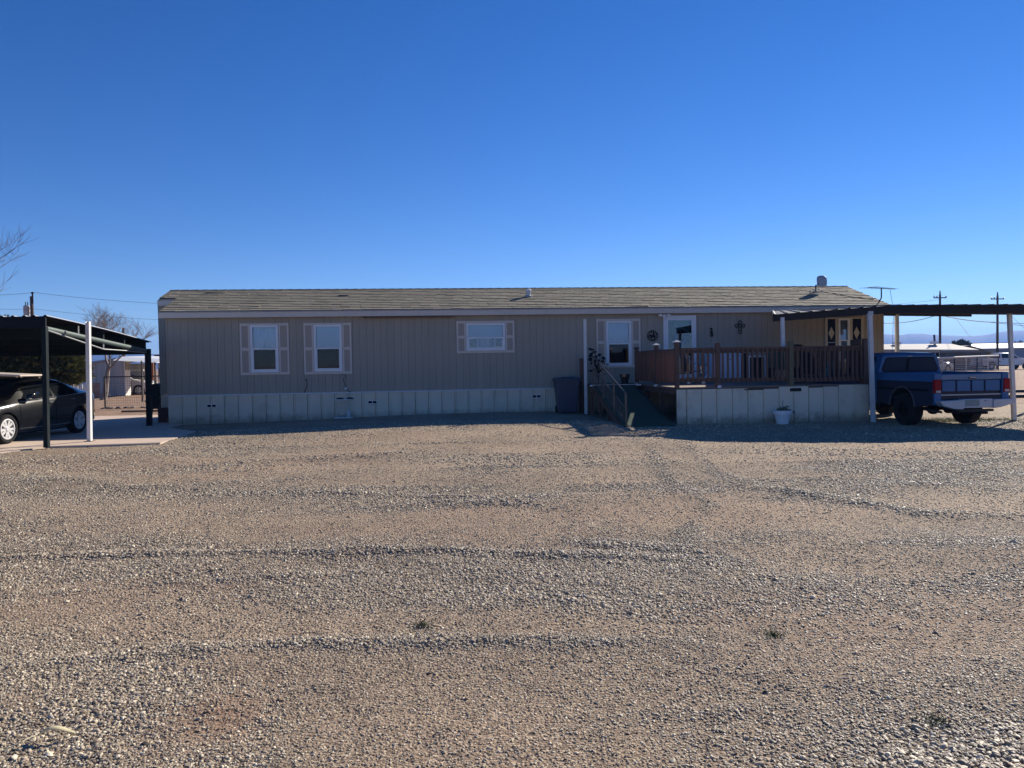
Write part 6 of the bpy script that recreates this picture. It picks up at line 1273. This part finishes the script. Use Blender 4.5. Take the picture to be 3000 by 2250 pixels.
MB().prism([(xa, ze - .15), (xm, zg - .08), (xb, P(2915, 1035, D).z - .1), (xb, P(2915, 1035, D).z), (xm, zg + .03), (xa, ze - .02)], D - .4, D + 5, 'y').build('roof', mat('brown_grey_roof', (.26, .23, .20), .8), gs_)
zb_ = P(2830, 1026, D).z; box(xa + .3, xb - .6, D + 4.5, D + 4.6, 0, zb_ - .05).build('back_wall', CHASSIS, gs_)
for k in range(11): x = px3(2752 + k * 10, D); box(x, x + .06, D, D + .06, zb_, zb_ + .42 if k < 9 else zb_ + .3).build('rafter_post', mat('brown_timber', (.18, .14, .12), .8), gs_)
box(xa + .2, xb - .2, D + .0, D + .3, zb_ - .25, zb_ - .002).build('beam', mat('brown_grey_roof', (.26, .23, .20), .8), gs_)
x = xa + .3; k = 0
while x < xb - .5: box(x, x + .55, D + .3, D + .36, 0, zb_ - .26).build('wall_panel', mat(('tan_panel', 'blue_grey_panel', 'rust_panel')[k % 3], ((.15, .13, .11), (.12, .135, .16), (.13, .10, .08))[k % 3], .8), gs_); x += .58; k += 1
wt = thing('white_roof_building', 'long low building with a bright white roof at the right', 'building'); D = 118; xa, xb = px3(2828, D), px3(3200, D); zt, ze = P(2900, 1006, D).z, P(2900, 1021, D).z
MB().hexa([(xa + 2.6, D, ze), (xb, D, ze), (xb, D + 6, zt), (xa, D + 6, zt), (xa + 2.6, D, ze + .06), (xb, D, ze + .06), (xb, D + 6, zt + .06), (xa, D + 6, zt + .06)]).build('roof', mat('white_roof_coating', (.85, .85, .85), .6, var=.02), wt)
box(xa + 3, xb, D + .4, D + 6, 0, ze - .02).build('wall', mat('blue_grey_wall', (.28, .30, .36), .8), wt); box(xa, xb, D + 6.2, D + 6.6, zt - .2, zt + .18).build('ridge_board', mat('dull_pink', (.30, .16, .18), .8), wt)
# pipe fence with stacked boards
pf = thing('pipe_fence', 'long pipe fence with pale top rail behind the pickup bed', 'fence'); D = 72
a_, b_ = P(2725, 1050, D), P(2925, 1042, D + 8); MB().tube(a_, b_, .09, n=8).build('top_rail', OLDW, pf, smooth=True)
for k in range(7):
    f = k / 6; p = a_.lerp(b_, f); MB().tube((p.x, p.y, 0), (p.x, p.y, p.z), .05).build('post', OLDW if k % 2 else IR, pf)
for k in range(7):
    z = .15 + k * .19; q0, q1 = a_.copy(), b_.copy(); q0.z = z + .03 * (k % 2); q1.z = z; MB().bar(q0 + Vector((0, .1, 0)), q1 + Vector((0, .1, 0)), .03, .10).build('rail', mat(('grey_rail', 'tan_rail')[k % 2], ((.34, .31, .28), (.42, .34, .26))[k % 2], .8), pf)
b = P(2870, 1082, 80); bl = thing('blue_barrel', 'blue plastic barrel left of the distant white pickup', 'barrel', (b.x, 80, 0)); MB().lathe([(0, 0), (.3, 0), (.32, .3), (.32, .6), (.3, .9), (0, .92)]).build('drum', mat('barrel_blue', (.05, .10, .20), .5), bl, smooth=True)
hr_ = MB()
# dirt berms / timber on the ground at the right
for k, (px, py, w_) in enumerate(((2985, 1150, 1.2), (2990, 1166, 1.6))):
    b = G(px, py); o = MB().bar((-w_, 0, .06), (w_, .2, .06), .16, .12).build('railroad_tie', IR); o.location = (b.x, b.y, gz(b.x, b.y)); tag(o, ('farther', 'nearer')[k] + ' of two dark timbers lying on the dirt at the right edge', 'timber')
# dry leaf and twig in the foreground
lf_ = G(165, 2158); dl = thing('dry_leaf', 'curled pale dry leaf on the gravel in the near left corner', 'leaf', (lf_.x, lf_.y, gz(lf_.x, lf_.y) + .02), R(8)); LFM = mat('straw_leaf', (.62, .55, .34), .7, var=.1)
vs = []
for i in range(9):
    t = i / 8; w_ = .014 * math.sin(math.pi * (t * .9 + .05)) ** .7
    for s_ in (-1, 0, 1): vs.append((-.07 + .15 * t, s_ * w_, .012 + .018 * math.sin(t * 4) + (.012 if s_ else 0)))
o = MB().add(vs, [(3 * i + j, 3 * i + j + 1, 3 * i + j + 4, 3 * i + j + 3) for i in range(8) for j in range(2)]).build('blade', LFM, dl, smooth=True); s_ = o.modifiers.new('t', 'SOLIDIFY'); s_.thickness = .0015
MB().path([(-.07, 0, .01), (-.09, -.03, .02), (-.11, -.07, .02), (-.16, -.10, .005), (-.2, -.12, .0)], .0025, 5).build('stem', LFM, dl)
for k, (px, py, lab) in enumerate(((1240, 1833, 'small dark weed tuft on the gravel ridge left of centre'), (2265, 1855, 'small dry weed tuft in the gravel at the lower right'), (2740, 2115, 'low green weed in the near right gravel'))):
    b = G(px, py); m_ = MB()
    for j in range(110):
        a_ = random.uniform(0, 6.28); r_ = abs(random.gauss(0, .05)); p = Vector((r_ * math.cos(a_), r_ * math.sin(a_), 0)); tip = p + Vector((random.gauss(0, .025), random.gauss(0, .025), random.uniform(.01, .035))); s_ = Vector((.0035 * math.sin(a_), .0035 * math.cos(a_), 0)); m_.add([p - s_, p + s_, tip], [(0, 1, 2)])
    o = m_.build('weed_tuft', mat('weed_green', (.10, .11, .05), .8, var=.3)); o.location = (b.x, b.y, gz(b.x, b.y)); tag(o, lab, 'weed', kind='stuff')

# ------------------------------------------------------------ air
hm_ = bpy.data.materials.new('air'); hm_.use_nodes = True; n = hm_.node_tree.nodes; l = hm_.node_tree.links; n.remove(n['Principled BSDF'])
pv_ = n.new('ShaderNodeVolumePrincipled'); pv_.inputs['Color'].default_value = (.20, .42, 1.0, 1); pv_.inputs['Density'].default_value = .00026; pv_.inputs['Anisotropy'].default_value = .2; l.new(pv_.outputs[0], n['Material Output'].inputs['Volume'])
hz_ = MB().box(-4600, 4600, -4600, 4600, -1.6, 150).build('haze', hm_); tag(hz_, kind='stuff')
